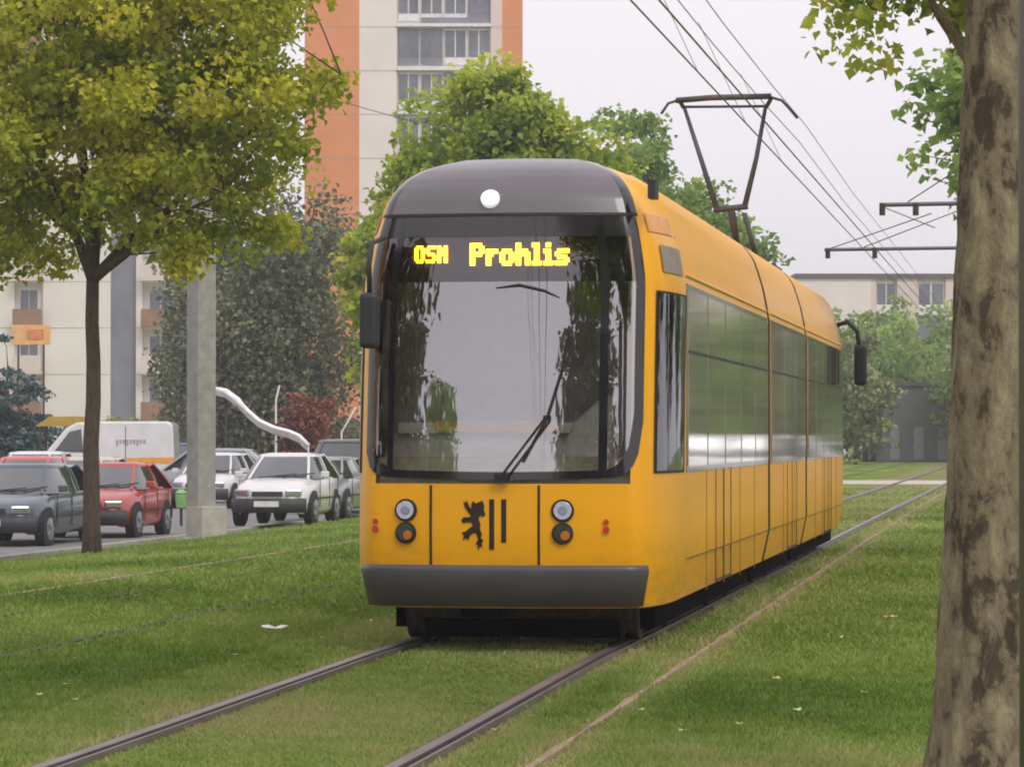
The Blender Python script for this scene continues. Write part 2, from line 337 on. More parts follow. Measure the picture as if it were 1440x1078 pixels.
def tree(name, label, cat, base, fork_z, r0, ell, nclump, crad, nper, lsize, pal, bark, seed, group=None, lean=(0, 0), forks=5, flat=.7, droop=0, clip=None):
    """ell: list of (cx, cy, cz, rx, ry, rz) relative to the base"""
    rng = np.random.default_rng(seed); e = empty(name, base, label=label, cat=cat, group=group)
    ell = np.array(ell, float); wv = ell[:, 3]*ell[:, 4]*ell[:, 5]; cs = []
    while len(cs) < nclump:
        q = ell[rng.choice(len(ell), p=wv/wv.sum())]; v = rng.normal(0, 1, 3); v /= np.linalg.norm(v); v *= rng.random()**.4
        c = q[:3]+v*q[3:]
        if clip and not clip(c): continue
        cs.append(c)
    cs = np.array(cs); rad = crad*(.6+.8*rng.random(len(cs)))
    V, Fc, tone = leaves(cs, rad, nper, lsize, rng, flat, droop=droop)
    mb = MB(); top = Vector((lean[0], lean[1], fork_z))
    h = []; m = 7
    for i in range(m+1):
        f = i/m; h.append(Vector((lean[0]*f+rng.normal(0, r0*.12), lean[1]*f+rng.normal(0, r0*.12), -.15+(fork_z+.15)*f)))
    h[-1] = top
    mb.tube(h, [r0*(1.35 if i == 0 else 1.08-.32*i/m) for i in range(m+1)], 12)
    cm = ell[:, :3].mean(0); zt = (ell[:, 2]+ell[:, 5]).max(); mains = []
    for k in range(forks):
        a = 2*math.pi*k/forks+rng.random(); q = ell[k % len(ell)]
        endp = Vector((q[0]+math.cos(a)*q[3]*.55, q[1]+math.sin(a)*q[4]*.55, q[2]+q[5]*(rng.random()*.8-.1)))
        if k == 0: endp = Vector((cm[0], cm[1], zt*.93))
        pts = []; c1 = top.lerp(endp, .4)+Vector((0, 0, (endp.z-top.z)*.12))
        for j in range(7):
            f = j/6; p = top*(1-f)**2+c1*2*f*(1-f)+endp*f*f; p += Vector(rng.normal(0, .05, 3))*(1 if 0 < j else 0); pts.append(p)
        mb.tube(pts, [r0*(.62*(1-j/6)+.07) for j in range(7)], 8); mains += pts[1:]
    for c in cs[:160]:
        c = Vector(c); st = min(mains, key=lambda p: (p-c).length + (.8 if p.z > c.z else 0))
        if (st-c).length > 1.3: continue
        mid = st.lerp(c, .5)+Vector((0, 0, -.1+.2*rng.random())); mb.tube([st, mid, c], [r0*.13, r0*.09, .008], 5, False)
    mb.build('trunk', bark, e, smooth=True)
    npmesh('crown', V, Fc, LM[pal], tone, e)
    return e
G = 'young plane trees in the row beside the tracks'
# left foreground tree
b0 = trk(0, 0)
def rowpos(px, Z, z): p = at(px, HOR, Z); p.z = z; return p
tree('plane_tree', 'yellow green plane tree on the grass verge, in front of the white van', 'tree', rowpos(130, 48.5, -.22), 3.75, .115,
     [(.7, 0, 6.1, 3.0, 2.6, 2.5), (-1.2, .3, 5.8, 2.4, 2.4, 2.2), (.9, 0, 7.9, 2.7, 2.5, 1.8), (1.8, -.3, 4.5, 1.3, 1.2, .6), (3.2, 0, 6.5, .5, .6, .35), (-1.2, -.4, 4.3, 1.0, 1, .45)],
     300, .50, 170, .095, 'autumn', bark_dark, 11, G,
     clip=lambda c: not (c[2] < 4.35 and -.55 < c[0] < .75) and c[2] > 3.8+.2*math.sin(c[0]*3) and c[0] < 3.6 - .5*abs(c[2]-6.5))
tree('plane_tree', 'bright green plane tree just behind the tram roof, in front of the tower block', 'tree', trk(82, 12.9, -.2), 3.2, .13,
     [(.1, 0, 7.3, 2.0, 2.0, 3.0), (1.9, .5, 6.6, 1.7, 2, 2.6), (-1.6, 0, 5.3, 1.6, 1.5, 3.0), (.6, 0, 8.9, 1.1, 1.2, 1.4)], 430, .55, 95, .16, 'fresh', bark_grey, 12, G)
tree('plane_tree', 'pale green plane tree further back, left of the raised pantograph', 'tree', trk(116, 12.2, -.2), 3.4, .15,
     [(-.9, 0, 8.9, 1.7, 2.0, 3.6), (1.0, .5, 7.1, 1.6, 2, 3.0), (-3.1, 0, 7.6, 1.9, 2, 3.4)], 270, .65, 80, .2, 'mid', bark_grey, 13, G)
tree('plane_tree', 'low green plane tree seen under the raised pantograph arms', 'tree', trk(140, 12.4, -.2), 3.4, .15,
     [(.2, 0, 6.6, 2.6, 2.2, 3.6)], 150, .8, 50, .3, 'mid', bark_grey, 14, G)
# right hand row
tree('plane_tree', 'plane tree with leafy boughs hanging over the top right corner, behind the thick near trunk', 'tree', trk(40.5, .1), 4.6, .15,
     [(.2, 0, 7.9, 3.0, 2.4, 2.2), (-1.4, 0, 6.35, 1.5, 1.2, .85)], 330, .34, 60, .115, 'fresh', bark_grey, 15, G)
tree('plane_tree', 'plane tree whose dark green lower crown shows left of the near trunk', 'tree', trk(61, .2), 4.4, .15,
     [(.4, 0, 7.2, 2.2, 2.2, 2.3), (-.75, 0, 6.2, 1.2, 1.4, 1.2)], 150, .42, 50, .17, 'mid', bark_grey, 16, G)

# near thick trunk
bk, t, b = nodes('plane_bark')
tc = t.nodes.new('ShaderNodeTexCoord'); mp = t.nodes.new('ShaderNodeMapping'); mp.inputs['Scale'].default_value = (1.7, 1.7, .9)
t.links.new(tc.outputs['Object'], mp.inputs[0])
na = t.nodes.new('ShaderNodeTexNoise'); na.inputs['Scale'].default_value = 5; na.inputs['Detail'].default_value = 9; na.inputs['Roughness'].default_value = .68; na.inputs['Distortion'].default_value = .25
nb = t.nodes.new('ShaderNodeTexNoise'); nb.inputs['Scale'].default_value = 40; nb.inputs['Detail'].default_value = 8
t.links.new(mp.outputs[0], na.inputs[0]); t.links.new(mp.outputs[0], nb.inputs[0])
ra = t.nodes.new('ShaderNodeValToRGB'); e = ra.color_ramp.elements
e[0].position = .41; e[0].color = (.085, .062, .040, 1); e[1].position = .66; e[1].color = (.42, .35, .21, 1)
for p, c in ((.44, (.13, .10, .065, 1)), (.47, (.24, .185, .12, 1)), (.56, (.31, .25, .165, 1))): q = e.new(p); q.color = c
mu = t.nodes.new('ShaderNodeMix'); mu.data_type = 'RGBA'; mu.blend_type = 'MULTIPLY'; mu.inputs[0].default_value = .55
rb = t.nodes.new('ShaderNodeValToRGB'); rb.color_ramp.elements[0].position = .3; rb.color_ramp.elements[0].color = (.5, .48, .45, 1); rb.color_ramp.elements[1].color = (1.25, 1.22, 1.2, 1)
t.links.new(na.outputs[0], ra.inputs[0]); t.links.new(nb.outputs[0], rb.inputs[0]); t.links.new(ra.outputs[0], mu.inputs[6]); t.links.new(rb.outputs[0], mu.inputs[7])
t.links.new(mu.outputs[2], b.inputs['Base Color']); b.inputs['Roughness'].default_value = .9
bp = t.nodes.new('ShaderNodeBump'); bp.inputs['Strength'].default_value = 1; bp.inputs['Distance'].default_value = .03
t.links.new(na.outputs[0], bp.inputs['Height']); t.links.new(bp.outputs[0], b.inputs['Normal'])
ZT = 13.8; bt = at(1392, HOR, ZT); bt.z = 0
e = empty('plane_tree', bt, label='thick mottled plane tree trunk in the right foreground', cat='tree', group=G)
rows = []; NS = 110; hts = np.linspace(-.2, 6.0, 210)
for h in hts:
    f = h/4.4; r = .262*(1-.10*min(h, 3)/1.0*.9) if h < 3 else .19
    r = .25-.021*min(h, 3.2) + (.03*(1-h/.35) if h < .35 else 0); cxo = .015+.125*min(f, 1)
    ring = []
    for k in range(NS+1):
        a = 2*math.pi*(k % NS)/NS
        lob = 1 - .10*math.exp(-((((a-4.75+math.pi) % (2*math.pi))-math.pi)/.22)**2)*(1 if h < 3.4 else 1) + .03*math.sin(3*a+h*1.3)+.018*math.sin(7*a-h*3)+.012*math.sin(11*a+h*7)
        lob += .012*math.sin(17*a+h*11+2*math.sin(h*5))+.009*math.sin(23*a-h*17)+(random.random()-.5)*.012
        ring.append((cxo+math.cos(a)*r*lob, math.sin(a)*r*lob, h))
    rows.append(ring)
mb = MB(); mb.grid(rows)
for k in range(5):
    a = k*1.3+.4; p0 = Vector((.14, 0, 5.6)); p1 = p0+Vector((math.cos(a)*1.6, math.sin(a)*1.6, 1.6)); mb.tube([p0, p0.lerp(p1, .5)+Vector((0, 0, .25)), p1, p1+Vector((math.cos(a), math.sin(a), 1.2))], [.12, .08, .05, .02], 8)
mb.build('trunk', bk, e, smooth=True)
rng = np.random.default_rng(20); cs = []
while len(cs) < 150:
    v = rng.normal(0, 1, 3); v /= np.linalg.norm(v); c = np.array([.3, 0, 8.2])+v*rng.random()**.4*np.array([3, 3, 2.4]); cs.append(c)
V, Fc, tone = leaves(np.array(cs), .5+.3*rng.random(150), 40, .18, rng); npmesh('crown', V, Fc, LM['fresh'], tone, e)
# near grey post at the right frame edge
pz = at(1434+34, HOR, 12.4); mb = MB(); mb.cyl((0, 0, 3), (0, 0, 1), .0835, 6.2, 28)
pe = empty('lamp_post', (pz.x-.004, pz.y, 0), label='smooth grey steel post at the right edge beside the thick trunk', cat='post')
mb.build('shaft', mat('post_paint', (.19, .155, .15), .55, 0, 12, .08), pe, smooth=True)
mb = MB(); mb.cyl((0, 0, .02), (0, 0, 1), .15, .04, 20); mb.build('base_plate', rust, pe)

# trees behind the camera (mirrored in the windscreen) and along the right
G2 = 'trees lining the track behind the viewer'
k = 0
for s0, L0 in ((5, 15.2), (-16, 19), (-4, -.9), (-22, -3.0), (-40, -6), (-60, -8), (14, 16)):
    k += 1
    tree('plane_tree', 'plane tree standing beside the track behind the viewer', 'tree', trk(s0, L0, -.05), 2.6, .15,
         [(0, 0, 8.0, 3.0, 3.0, 5.8)], 210, .8, 30, .34, 'dark' if k % 2 else 'mid', bark_grey, 40+k, G2)

# ------------------------------------------------------------------ background vegetation
def bush(name, label, cat, base, ell, n, crad, nper, ls, pal, seed, stem=True, droop=0, group=None):
    return tree(name, label, cat, base, .5, .06, ell, n, crad, nper, ls, pal, bark_dark, seed, group, forks=4, droop=droop)
def gp(px, Z, z=-.5): p = at(px, HOR, Z); p.z = z; return p
tree('willow_tree', 'grey green drooping willow left of the tram and the orange facade', 'tree', gp(398, 125), 1.8, .3,
     [(0, 0, 4.6, 3.0, 2.5, 4.4), (.2, 0, 8.6, 2.1, 2, 2.8), (-1.8, 0, 4.4, 2.2, 2, 4)], 330, .75, 105, .16, 'dark', bark_dark, 60, droop=1.6)
tree('willow_tree', 'broad grey green tree between the concrete mast and the drooping willow', 'tree', gp(322, 140), 1.8, .3,
     [(0, 0, 4.6, 2.8, 2.5, 4.4), (-.3, 0, 8.4, 2.3, 2, 3.0)], 230, .85, 80, .2, 'dark', bark_dark, 66, droop=1.4)
bush('shrub', 'rusty red leaved shrub in front of the willow', 'shrub', gp(432, 116), [(0, 0, 1.7, 1.0, 1, 1.35), (0, 0, 2.5, .7, .7, .9)], 60, .4, 45, .15, 'rust', 61)
tree('spruce_tree', 'blue green spruce at the left edge above the parked cars', 'tree', gp(10, 118), 1.5, .12,
     [(0, 0, 1.6, 1.9, 1.5, 1.2), (0, 0, 2.9, 1.25, 1.2, 1.3), (0, 0, 4.1, .55, .5, 1.1)], 130, .38, 70, .12, 'spruce', bark_dark, 62, flat=.4)
def hedge(label, px0, px1, Z, h, z0, pal, seed, dpt=1.2, step=.62, ls=.14, nper=46):
    p0, p1 = gp(px0, Z, z0), gp(px1, Z, z0); rng = np.random.default_rng(seed); cs = []
    for i in range(int((p1-p0).length/step)+1):
        for j in range(int(h/.5)+1):
            for q in (0, 1): cs.append(((i*step)+rng.normal(0, .12), q*dpt/2+rng.normal(0, .12), .25+j*.5+rng.normal(0, .1)))
    cs = [c for c in cs if c[2] < h+.15*math.sin(c[0]*1.3)]
    V, Fc, tone = leaves(np.array(cs), .38+.12*rng.random(len(cs)), nper, ls, rng)
    o = npmesh('hedge', V, Fc, LM[pal], tone); o.location = p0; return tag(o, label, 'hedge')
hedge('clipped olive green hedge behind the white van', 100, 272, 128, 2.3, -.5, 'olive', 70)
hedge('dark hedge behind the parked cars left of the tram', 285, 545, 132, 2.3, -.5, 'dark', 71)
hedge('low dark hedge at the left edge behind the cars', -60, 98, 126, 1.5, -.5, 'spruce', 72)
# right background
Gr = 'trees at the far end of the lawn'
for i, (px, Z, h, rx, pal) in enumerate(((1168, 175, 7.4, 2.8, 'olive'), (1216, 190, 8.6, 3.0, 'mid'), (1268, 205, 9.4, 3.4, 'mid'), (1312, 198, 9.2, 3.2, 'mid'), (1375, 185, 8.6, 3.4, 'mid'), (1436, 170, 8.8, 3.4, 'olive'), (1500, 160, 9, 3.4, 'mid'))):
    lab = ['olive tree directly behind the far end of the tram', 'mid green tree just right of the far end of the tram', 'olive tree in front of the pink far building', 'tree left of the thick trunk at the end of the lawn',
           'far tree hidden mostly by the thick trunk', 'far tree behind the grey post at the right edge', 'far tree beyond the right edge'][i]
    tree('deciduous_tree', lab, 'tree', gp(px, Z, 0), 1.6, .14, [(0, 0, h*.55, rx, rx, h*.45), (.8, 0, h*.35, rx*.9, rx, h*.32)], 110, .8, 55, .26, pal, bark_dark, 80+i, Gr)
for i, (px, Z, h, rx, pal) in enumerate(((1580, 120, 8, 3, 'mid'), (1735, 150, 6, 2.4, 'mid'), (1830, 140, 8.5, 2.2, 'olive'), (2040, 120, 8, 3, 'mid'))):
    tree('deciduous_tree', 'lawn side tree beyond the right edge, mirrored in the windows of the tram', 'tree', gp(px, Z, 0), 1.6, .14, [(0, 0, h*.55, rx, rx, h*.45), (.8, 0, h*.35, rx*.9, rx, h*.32)], 90, .8, 45, .3, pal, bark_dark, 180+i, 'lawn side trees beyond the right edge')
# reflecting row of shrubs on the right lawn side
for i, (s0, L0) in enumerate(((34, -7.5), (48, -8), (66, -8), (26, -6.5))):
    tree('deciduous_tree', 'broad tree on the right hand side of the lawn, out beyond the thick trunk', 'tree', trk(s0, L0), 2.2, .2,
         [(0, 0, 5, 2.6, 2.8, 3.0)], 80, .8, 34, .3, 'dark' if i % 2 else 'olive', bark_dark, 95+i, 'broad trees right of the lawn')

# ------------------------------------------------------------------ buildings
wallw = mat('panel_white', (.74, .68, .64), .8, 0, .35, .07); wallp = mat('panel_pinkish', (.66, .54, .50), .8, 0, .35, .06)
orange = mat('panel_orange', (.66, .25, .095), .8, 0, .35, .1); jointm = mat('joint', (.34, .3, .28), .9)
winm = mat('window_pane', (.11, .115, .14), .1, 0, .6, .5, spec=.9); framem = mat('window_frame', (.72, .7, .7), .6); greyp = mat('grey_infill', (.20, .20, .235), .7, 0, .5, .2)
brownp = mat('brown_infill', (.28, .15, .09), .8, 0, .5, .3); roofm = mat('roof_felt', (.10, .08, .08), .9)
def block(name, label, px0, px1, Z, ztop, depth, cols, rz=0, z0=-.5, storey=2.8, base=None, cat='building'):
    """cols: (px_a, px_b, kind); facade faces the camera"""
    sc = F/Z; W = (px1-px0)/sc; e = empty(name, gp(px0, Z, z0), rz, label=label, cat=cat); H = ztop-z0; cur = 0
    n = int(H/storey)
    for ci, (a, b_, kind) in enumerate(cols):
        x0, x1 = (a-px0)/sc, (b_-px0)/sc; wd = x1-x0
        m = {'w': wallw, 'p': wallp, 'o': orange, 'g': greyp, 'b': brownp, 'W': wallw, 'B': wallw, 'G': wallw}[kind]
        dd = .0 if kind in 'wpo' else .35
        mb = MB(); mb.box((x0+wd/2, dd+depth/2-dd/2, H/2), (wd, depth-dd, H))
        if kind in 'wpo':
            for i in range(1, n+1): mb.cur = 1; mb.box((x0+wd/2, -.004, i*storey), (wd-.01, .02, .035)); mb.cur = 0
            mb.build('wall_panel', [m, jointm], e)
        else:
            mb.build('recess_wall', m, e)
            for i in range(n):
                zc = i*storey
                if kind in 'WG':      # glazing with white cills
                    k = 3 if wd > 3 else 1; pw = wd/k
                    for j in range(k):
                        f = MB(); xc = x0+pw*(j+.5); f.box((xc, .3, zc+1.55), (pw-.12, .09, 2.3)); fo = f.build('window', framem if (i+j) % 3 else greyp, e)
                        p = MB()
                        p.box((xc-pw*.23, .245, zc+1.75), (pw*.40, .03, 1.7)); p.box((xc+pw*.23, .245, zc+1.75), (pw*.40, .03, 1.7)); p.build('pane', winm, fo)
                    s = MB(); s.box((x0+wd/2, .1, zc+.12), (wd, .5, .2)); s.build('floor_slab', framem, e)
                    if (i % 2 == 0) and wd > 3:
                        s = MB(); s.box((x0+wd*.5, .16, zc+.42), (wd*.96, .06, .4)); s.build('parapet', greyp, e)
                elif kind == 'B':     # balconies
                    s = MB(); s.box((x0+wd/2, -.35, zc+.1), (wd, 1.1, .16)); s.box((x0+wd/2, -.88, zc+.65), (wd, .06, .95)); s.build('balcony', brownp if i % 2 else wallp, e)
                    f = MB(); f.box((x0+wd/2, .3, zc+1.6), (wd*.7, .1, 1.6)); fo = f.build('window', framem, e)
                    p = MB(); p.box((x0+wd/2-wd*.16, .24, zc+1.6), (wd*.28, .04, 1.4)); p.box((x0+wd/2+wd*.16, .24, zc+1.6), (wd*.28, .04, 1.4)); p.build('pane', winm, fo)
    mb = MB(); mb.box((W/2, depth/2, H+.2), (W+.3, depth+.3, .4)); mb.build('roof', roofm, e)
    return e
block('tower_block', 'tall panel tower block with orange corner strips behind the tram', 428, 735, 227, 36, 12,
      [(428, 505, 'o'), (505, 558, 'w'), (558, 590, 'W'), (590, 690, 'W'), (690, 706, 'p'), (706, 735, 'o')])
block('apartment_block', 'off white panel apartment block with grey window strip behind the left tree', -60, 262, 215, 34, 12,
      [(-60, 20, 'w'), (20, 60, 'B'), (60, 148, 'w'), (148, 155, 'w'), (155, 191, 'g'), (191, 200, 'w'), (200, 250, 'B'), (250, 262, 'w')])
block('apartment_block', 'long low pink and beige apartment block on the far right horizon', 1120, 2160, 290, 14.2, 12,
      [(1120, 1225, 'w'), (1225, 1232, 'p'), (1232, 1262, 'W'), (1262, 1290, 'p'), (1290, 1330, 'W'), (1330, 1420, 'p'), (1420, 1480, 'W'), (1480, 1600, 'w'), (1600, 1700, 'W'), (1700, 1860, 'p'), (1860, 1960, 'W'), (1960, 2160, 'w')], z0=0)
# dark grey hall, far right
e = empty('hall', gp(1242, 186, 0), label='dark grey flat roofed hall at the end of the lawn', cat='building')
dg = mat('dark_cladding', (.10, .105, .11), .7, 0, 1, .12); lg = mat('pale_cladding', (.2, .2, .21), .7)
mb = MB(); mb.box((6, 4, 2.0), (12, 8, 4.0)); mb.build('wall', dg, e)
for i in range(9): mb = MB(); mb.box((.6+i*1.25, -.03, 1.0), (.5, .07, 1.7)); mb.build('panel', lg, e)
mb = MB(); mb.box((6, 4, 4.1), (12.3, 8.3, .2)); mb.build('roof', roofm, e)
# orange shop sign panel
e = empty('shop_sign', gp(18, 196, 0) + Vector((0, 0, 6.35)), label='orange sign board high on the left above the spruce', cat='sign')
mb = MB(); mb.box((1.0, 0, .6), (2.1, .15, 1.1)); mb.build('board', mat('sign_orange', (.72, .38, .14), .6, 0, 2, .2), e, bevel=.02)
mb = MB(); mb.box((1.25, -.09, .62), (.9, .05, .55)); mb.build('emblem', mat('sign_red', (.62, .2, .06), .6, 0, 3, .3), e)
for x in (.3, 1.7): mb = MB(); mb.tube([(x, 0, -6.8), (x, 0, .1)], .06); mb.build('post', rust, e)
# mustard canopy
e = empty('market_canopy', gp(97, 112), label='mustard yellow canopy on posts behind the white van', cat='canopy')
cm_ = mat('canopy_cloth', (.42, .27, .04), .8)
mb = MB(); mb.prism([(-1.0, 2.2), (-.55, 2.5), (.5, 2.5), (.62, 2.2)], lambda a, b_, d_: Vector((a, d_-.5, b_)), 1.6); mb.build('roof', cm_, e)
for x in (-.85, .55):
    for y in (-.4, 1.0): mb = MB(); mb.tube([(x, y, 0), (x, y, 2.22)], .035); mb.build('post', rust, e)

# ------------------------------------------------------------------ cars
def wheel(parent, c, r, wd=.2):
    w_ = MB(); w_.cyl(c, (1, 0, 0), r, wd, 22); o = w_.build('wheel', tyre, parent, bevel=.02)
    m = MB(); sg = 1 if c[0] > 0 else -1; m.cyl((c[0]+sg*(wd/2+.004), c[1], c[2]), (1, 0, 0), r*.66, .02, 18)
    for k in range(5):
        a = k*2*math.pi/5; m.beam((c[0]+sg*(wd/2+.02), c[1], c[2]), (c[0]+sg*(wd/2+.02), c[1]+math.cos(a)*r*.62, c[2]+math.sin(a)*r*.62), .03, .05)
    m.build('rim', rimm, o)
def car(label, pos, rz, paint, L=4.1, W=1.68, H=1.42, bumper=dirtyplastic, hatch=True, group='cars parked along the road'):
    e = empty('parked_car', pos, rz, label=label, cat='car', group=group); hw = W/2
    st = [(0, .62, .36, .58), (.05, .74, .30, .66), (.2, .86, .22, .735), (.6, .96, .2, .82), (1.0, .985, .2, .885), (1.25, .99, .2, .93), (2.2, 1, .2, .95), (L-1.1, 1, .2, .97), (L-.45, .97, .22, .98 if hatch else .95), (L-.1, .9, .28, .95), (L, .8, .36, .85)]
    rows = []
    for y, wf, zb, zt in st:
        w_ = hw*wf; zm = zb+(zt-zb)*.45
        half = [(w_*.86, zb), (w_*.97, zb+.08), (w_, zm), (w_*.985, zt-.14), (w_*.93, zt-.045), (w_*.80, zt), (w_*.4, zt+.025)]
        rows.append([(x, y, z) for x, z in half]+[(0, y, zt+.03)]+[(-x, y, z) for x, z in half[::-1]])
    mb = MB(); mb.grid(rows); mb.add(rows[0], [tuple(range(15))]); mb.add(rows[-1], [tuple(range(14, -1, -1))])
    mb.add(rows[0][:1]+rows[-1][:1]+rows[-1][-1:]+rows[0][-1:], [(0, 1, 2, 3)])
    mb.build('body', paint, e, smooth=True)
    # cabin glass
    y0, y1, y2, y3 = 1.02, 1.78, L-(.85 if hatch else 1.35), L-(.12 if hatch else .55); zb = .9; bw, tw = hw*.93, hw*.70; zt = H-.05
    ring = lambda w0, ya, yb, z: [(-w0, ya+.14, z), (-w0*.8, ya+.03, z), (0, ya-.03, z), (w0*.8, ya+.03, z), (w0, ya+.14, z), (w0*1.01, (ya+yb)/2, z), (w0, yb-.14, z), (w0*.8, yb-.03, z), (0, yb+.02, z), (-w0*.8, yb-.03, z), (-w0, yb-.14, z), (-w0*1.01, (ya+yb)/2, z)]
    a, b_, c_ = ring(bw, y0, y3, zb), ring(bw*.45+tw*.58, y0*.48+y1*.52, y3*.48+y2*.52, zb*.48+zt*.52), ring(tw, y1, y2, zt)
    mb = MB(); mb.grid([a+[a[0]], b_+[b_[0]], c_+[c_[0]]]); mb.build('window_glass', carglass, e, smooth=True)
    r1, r2, r3 = ring(tw*1.03, y1-.05, y2+.05, zt-.03), ring(tw*.99, y1-.01, y2, zt+.02), ring(tw*.7, y1+.2, y2-.2, H)
    mb = MB(); mb.grid([r1+[r1[0]], r2+[r2[0]], r3+[r3[0]]]); mb.add(r3, [tuple(range(12))]); mb.build('roof', paint, e, smooth=True)
    for sg in (-1, 1):
        for i, wd in ((1 if sg < 0 else 3, .05), (10 if sg < 0 else 6, .09), (11 if sg < 0 else 5, .05)):
            pts = [Vector(q[i])*1 for q in (a, b_, c_)]; pts = [Vector((p.x*1.012, p.y, p.z)) for p in pts]
            mb = MB()
            for k in (0, 1): mb.beam(pts[k], pts[k+1]+(pts[k+1]-pts[k])*.04, wd, .03)
            mb.build('pillar', paint, e)
    for (zz, yy, nm) in ((.42, -.015, 'bumper'), (.45, L-.06, 'bumper')):
        mb = MB(); pts = [(-hw*.93, yy+(.2 if yy < 1 else -.16), zz), (-hw*.72, yy+(.035 if yy < 1 else .02), zz), (0, yy-(.03 if yy < 1 else -.06), zz), (hw*.72, yy+(.035 if yy < 1 else .02), zz), (hw*.93, yy+(.2 if yy < 1 else -.16), zz)]
        rr = []
        for x, y, z in pts: rr.append([(x, y, z+.11), (x*1.02, y-(.05 if yy < 1 else -.05), z+.08), (x*1.02, y-(.05 if yy < 1 else -.05), z-.12), (x, y, z-.17)])
        mb.grid(rr); mb.build(nm, bumper, e, smooth=True)
    for sg in (-1, 1):
        mb = MB(); mb.box((sg*hw*.64, .055, .64), (.32, .12, .13), rz=sg*.35); mb.build('headlight', chrome, e, bevel=.025)
        mb = MB(); mb.box((sg*hw*.75, L-.04, .78), (.2, .1, .24), rz=-sg*.3); mb.build('tail_light', redlens, e, bevel=.02)
        mb = MB(); mb.box((sg*(hw+.08), 1.38, .99), (.17, .09, .12)); mb.build('wing_mirror', paint, e, bevel=.02)
        for y in (.78, L-.78):
            ar = MB(); ar.cyl((sg*(hw-.075), y, .32), (1, 0, 0), .36, .16, 22); ar.build('wheel_arch', black, e)
            wheel(e, (sg*(hw-.09), y, .3), .3)
        mb = MB(); mb.box((sg*(hw+.001), L*.5, .52), (.012, L*.42, .04)); mb.build('side_moulding', bumper, e)
        for y in (1.3, 2.25, 3.1): mb = MB(); mb.box((sg*(hw-.002), y, .62), (.012, .012, .58)); mb.build('door_seam', black, e)
    mb = MB(); mb.box((0, -.012, .62), (.62, .04, .09)); mb.build('grille', dirtyplastic, e)
    mb = MB(); mb.box((0, -.095, .42), (.5, .012, .11)); mb.build('number_plate', platem, e)
    mb = MB(); mb.beam((-.4, y0-.02, .93), (.35, y0+.12, 1.0), .02); mb.beam((.1, y0-.03, .93), (.7, y0+.2, 1.02), .02); mb.build('wiper', black, e)
    return e
paint = lambda n, c, **k: mat(n, c, .32, k.pop('metal', .0), 2, .08, coat=.8)
def pc(label, pxr, Z, zg, p, rz=-TH, **k):
    W = k.get('W', 1.68); P = gp(pxr, Z, zg); off = Matrix.Rotation(rz, 3, 'Z') @ Vector((-W/2, 0, 0)); return car(label, P+off, rz, p, **k)
P_dark = paint('paint_slate', (.075, .105, .135), metal=.4); P_red = paint('paint_red', (.42, .035, .03)); P_white = paint('paint_white', (.68, .66, .66))
P_silver = paint('paint_silver', (.33, .35, .37), metal=.4); P_pink = paint('paint_faded_red', (.55, .09, .10)); P_beige = paint('paint_beige', (.52, .46, .40)); P_grey = paint('paint_grey', (.14, .155, .16), metal=.4)
P_olive = paint('paint_olive', (.2, .22, .12), metal=.2); P_blue = paint('paint_blue', (.03, .07, .25))
pc('dark slate grey estate car at the left edge, nearest to the grass', 52, 60.5, -.5, P_dark, L=4.35, W=1.72)
pc('bright red hatchback parked between the tree trunk and the concrete mast', 180, 65.5, -.5, P_red, L=3.75, W=1.62, H=1.4)
pc('white hatchback right of the concrete mast, facing the viewer', 432, 70, -.36, P_white, L=3.7, W=1.6, H=1.42)
pc('dark grey tall car half hidden behind the left edge of the tram', 512, 86, -.4, P_grey, L=4.3, W=1.75, H=1.72)
pc('silver saloon between the white hatchback and the tram', 480, 77, -.42, P_silver, L=4.1, W=1.6, H=1.36)
pc('faded pink red car at the left edge behind the slate estate', 58, 74, -.45, P_pink, L=4.0, W=1.68, H=1.42)
pc('pale beige car behind the tree trunk', 135, 75, -.47, P_beige, L=4.1, W=1.68, H=1.42)
pc('white car at the far left edge in front of the van', 62, 88, -.45, P_white, L=4.1, W=1.7, H=1.46)
# side-on white car right of the mast, facing right
pc('white car behind the concrete mast, its front wheel just right of the mast', 322, 92, -.5, P_white, L=4.1, W=1.68, H=1.46)
car('pale silver car roof showing behind the white hatchback', gp(436, 100, -.45), R(90)-.2, P_silver, L=4.3, W=1.7, H=1.5)
pc('blue and white small van left of the concrete mast', 264, 112, -.45, P_blue, L=3.9, W=1.65, H=1.62)
# far cars beside the hall
car('small silver car far away beyond the tram end', gp(1218, 212, 0), -.2, P_silver, L=4.0, W=1.7, H=1.4, group=None)

for i, (px, Z, pp) in enumerate(((1700, 84, P_white), (1790, 90, P_silver), (1745, 104, P_red), (1850, 97, P_white), (1900, 110, P_dark), (1945, 92, P_white), (1990, 104, P_silver))):
    car(['white', 'silver', 'red', 'second white', 'slate', 'third white', 'second silver'][i]+' car beyond the right edge, mirrored in the tram windows', gp(px, Z, 0), R(90), pp, group='cars beyond the right edge')
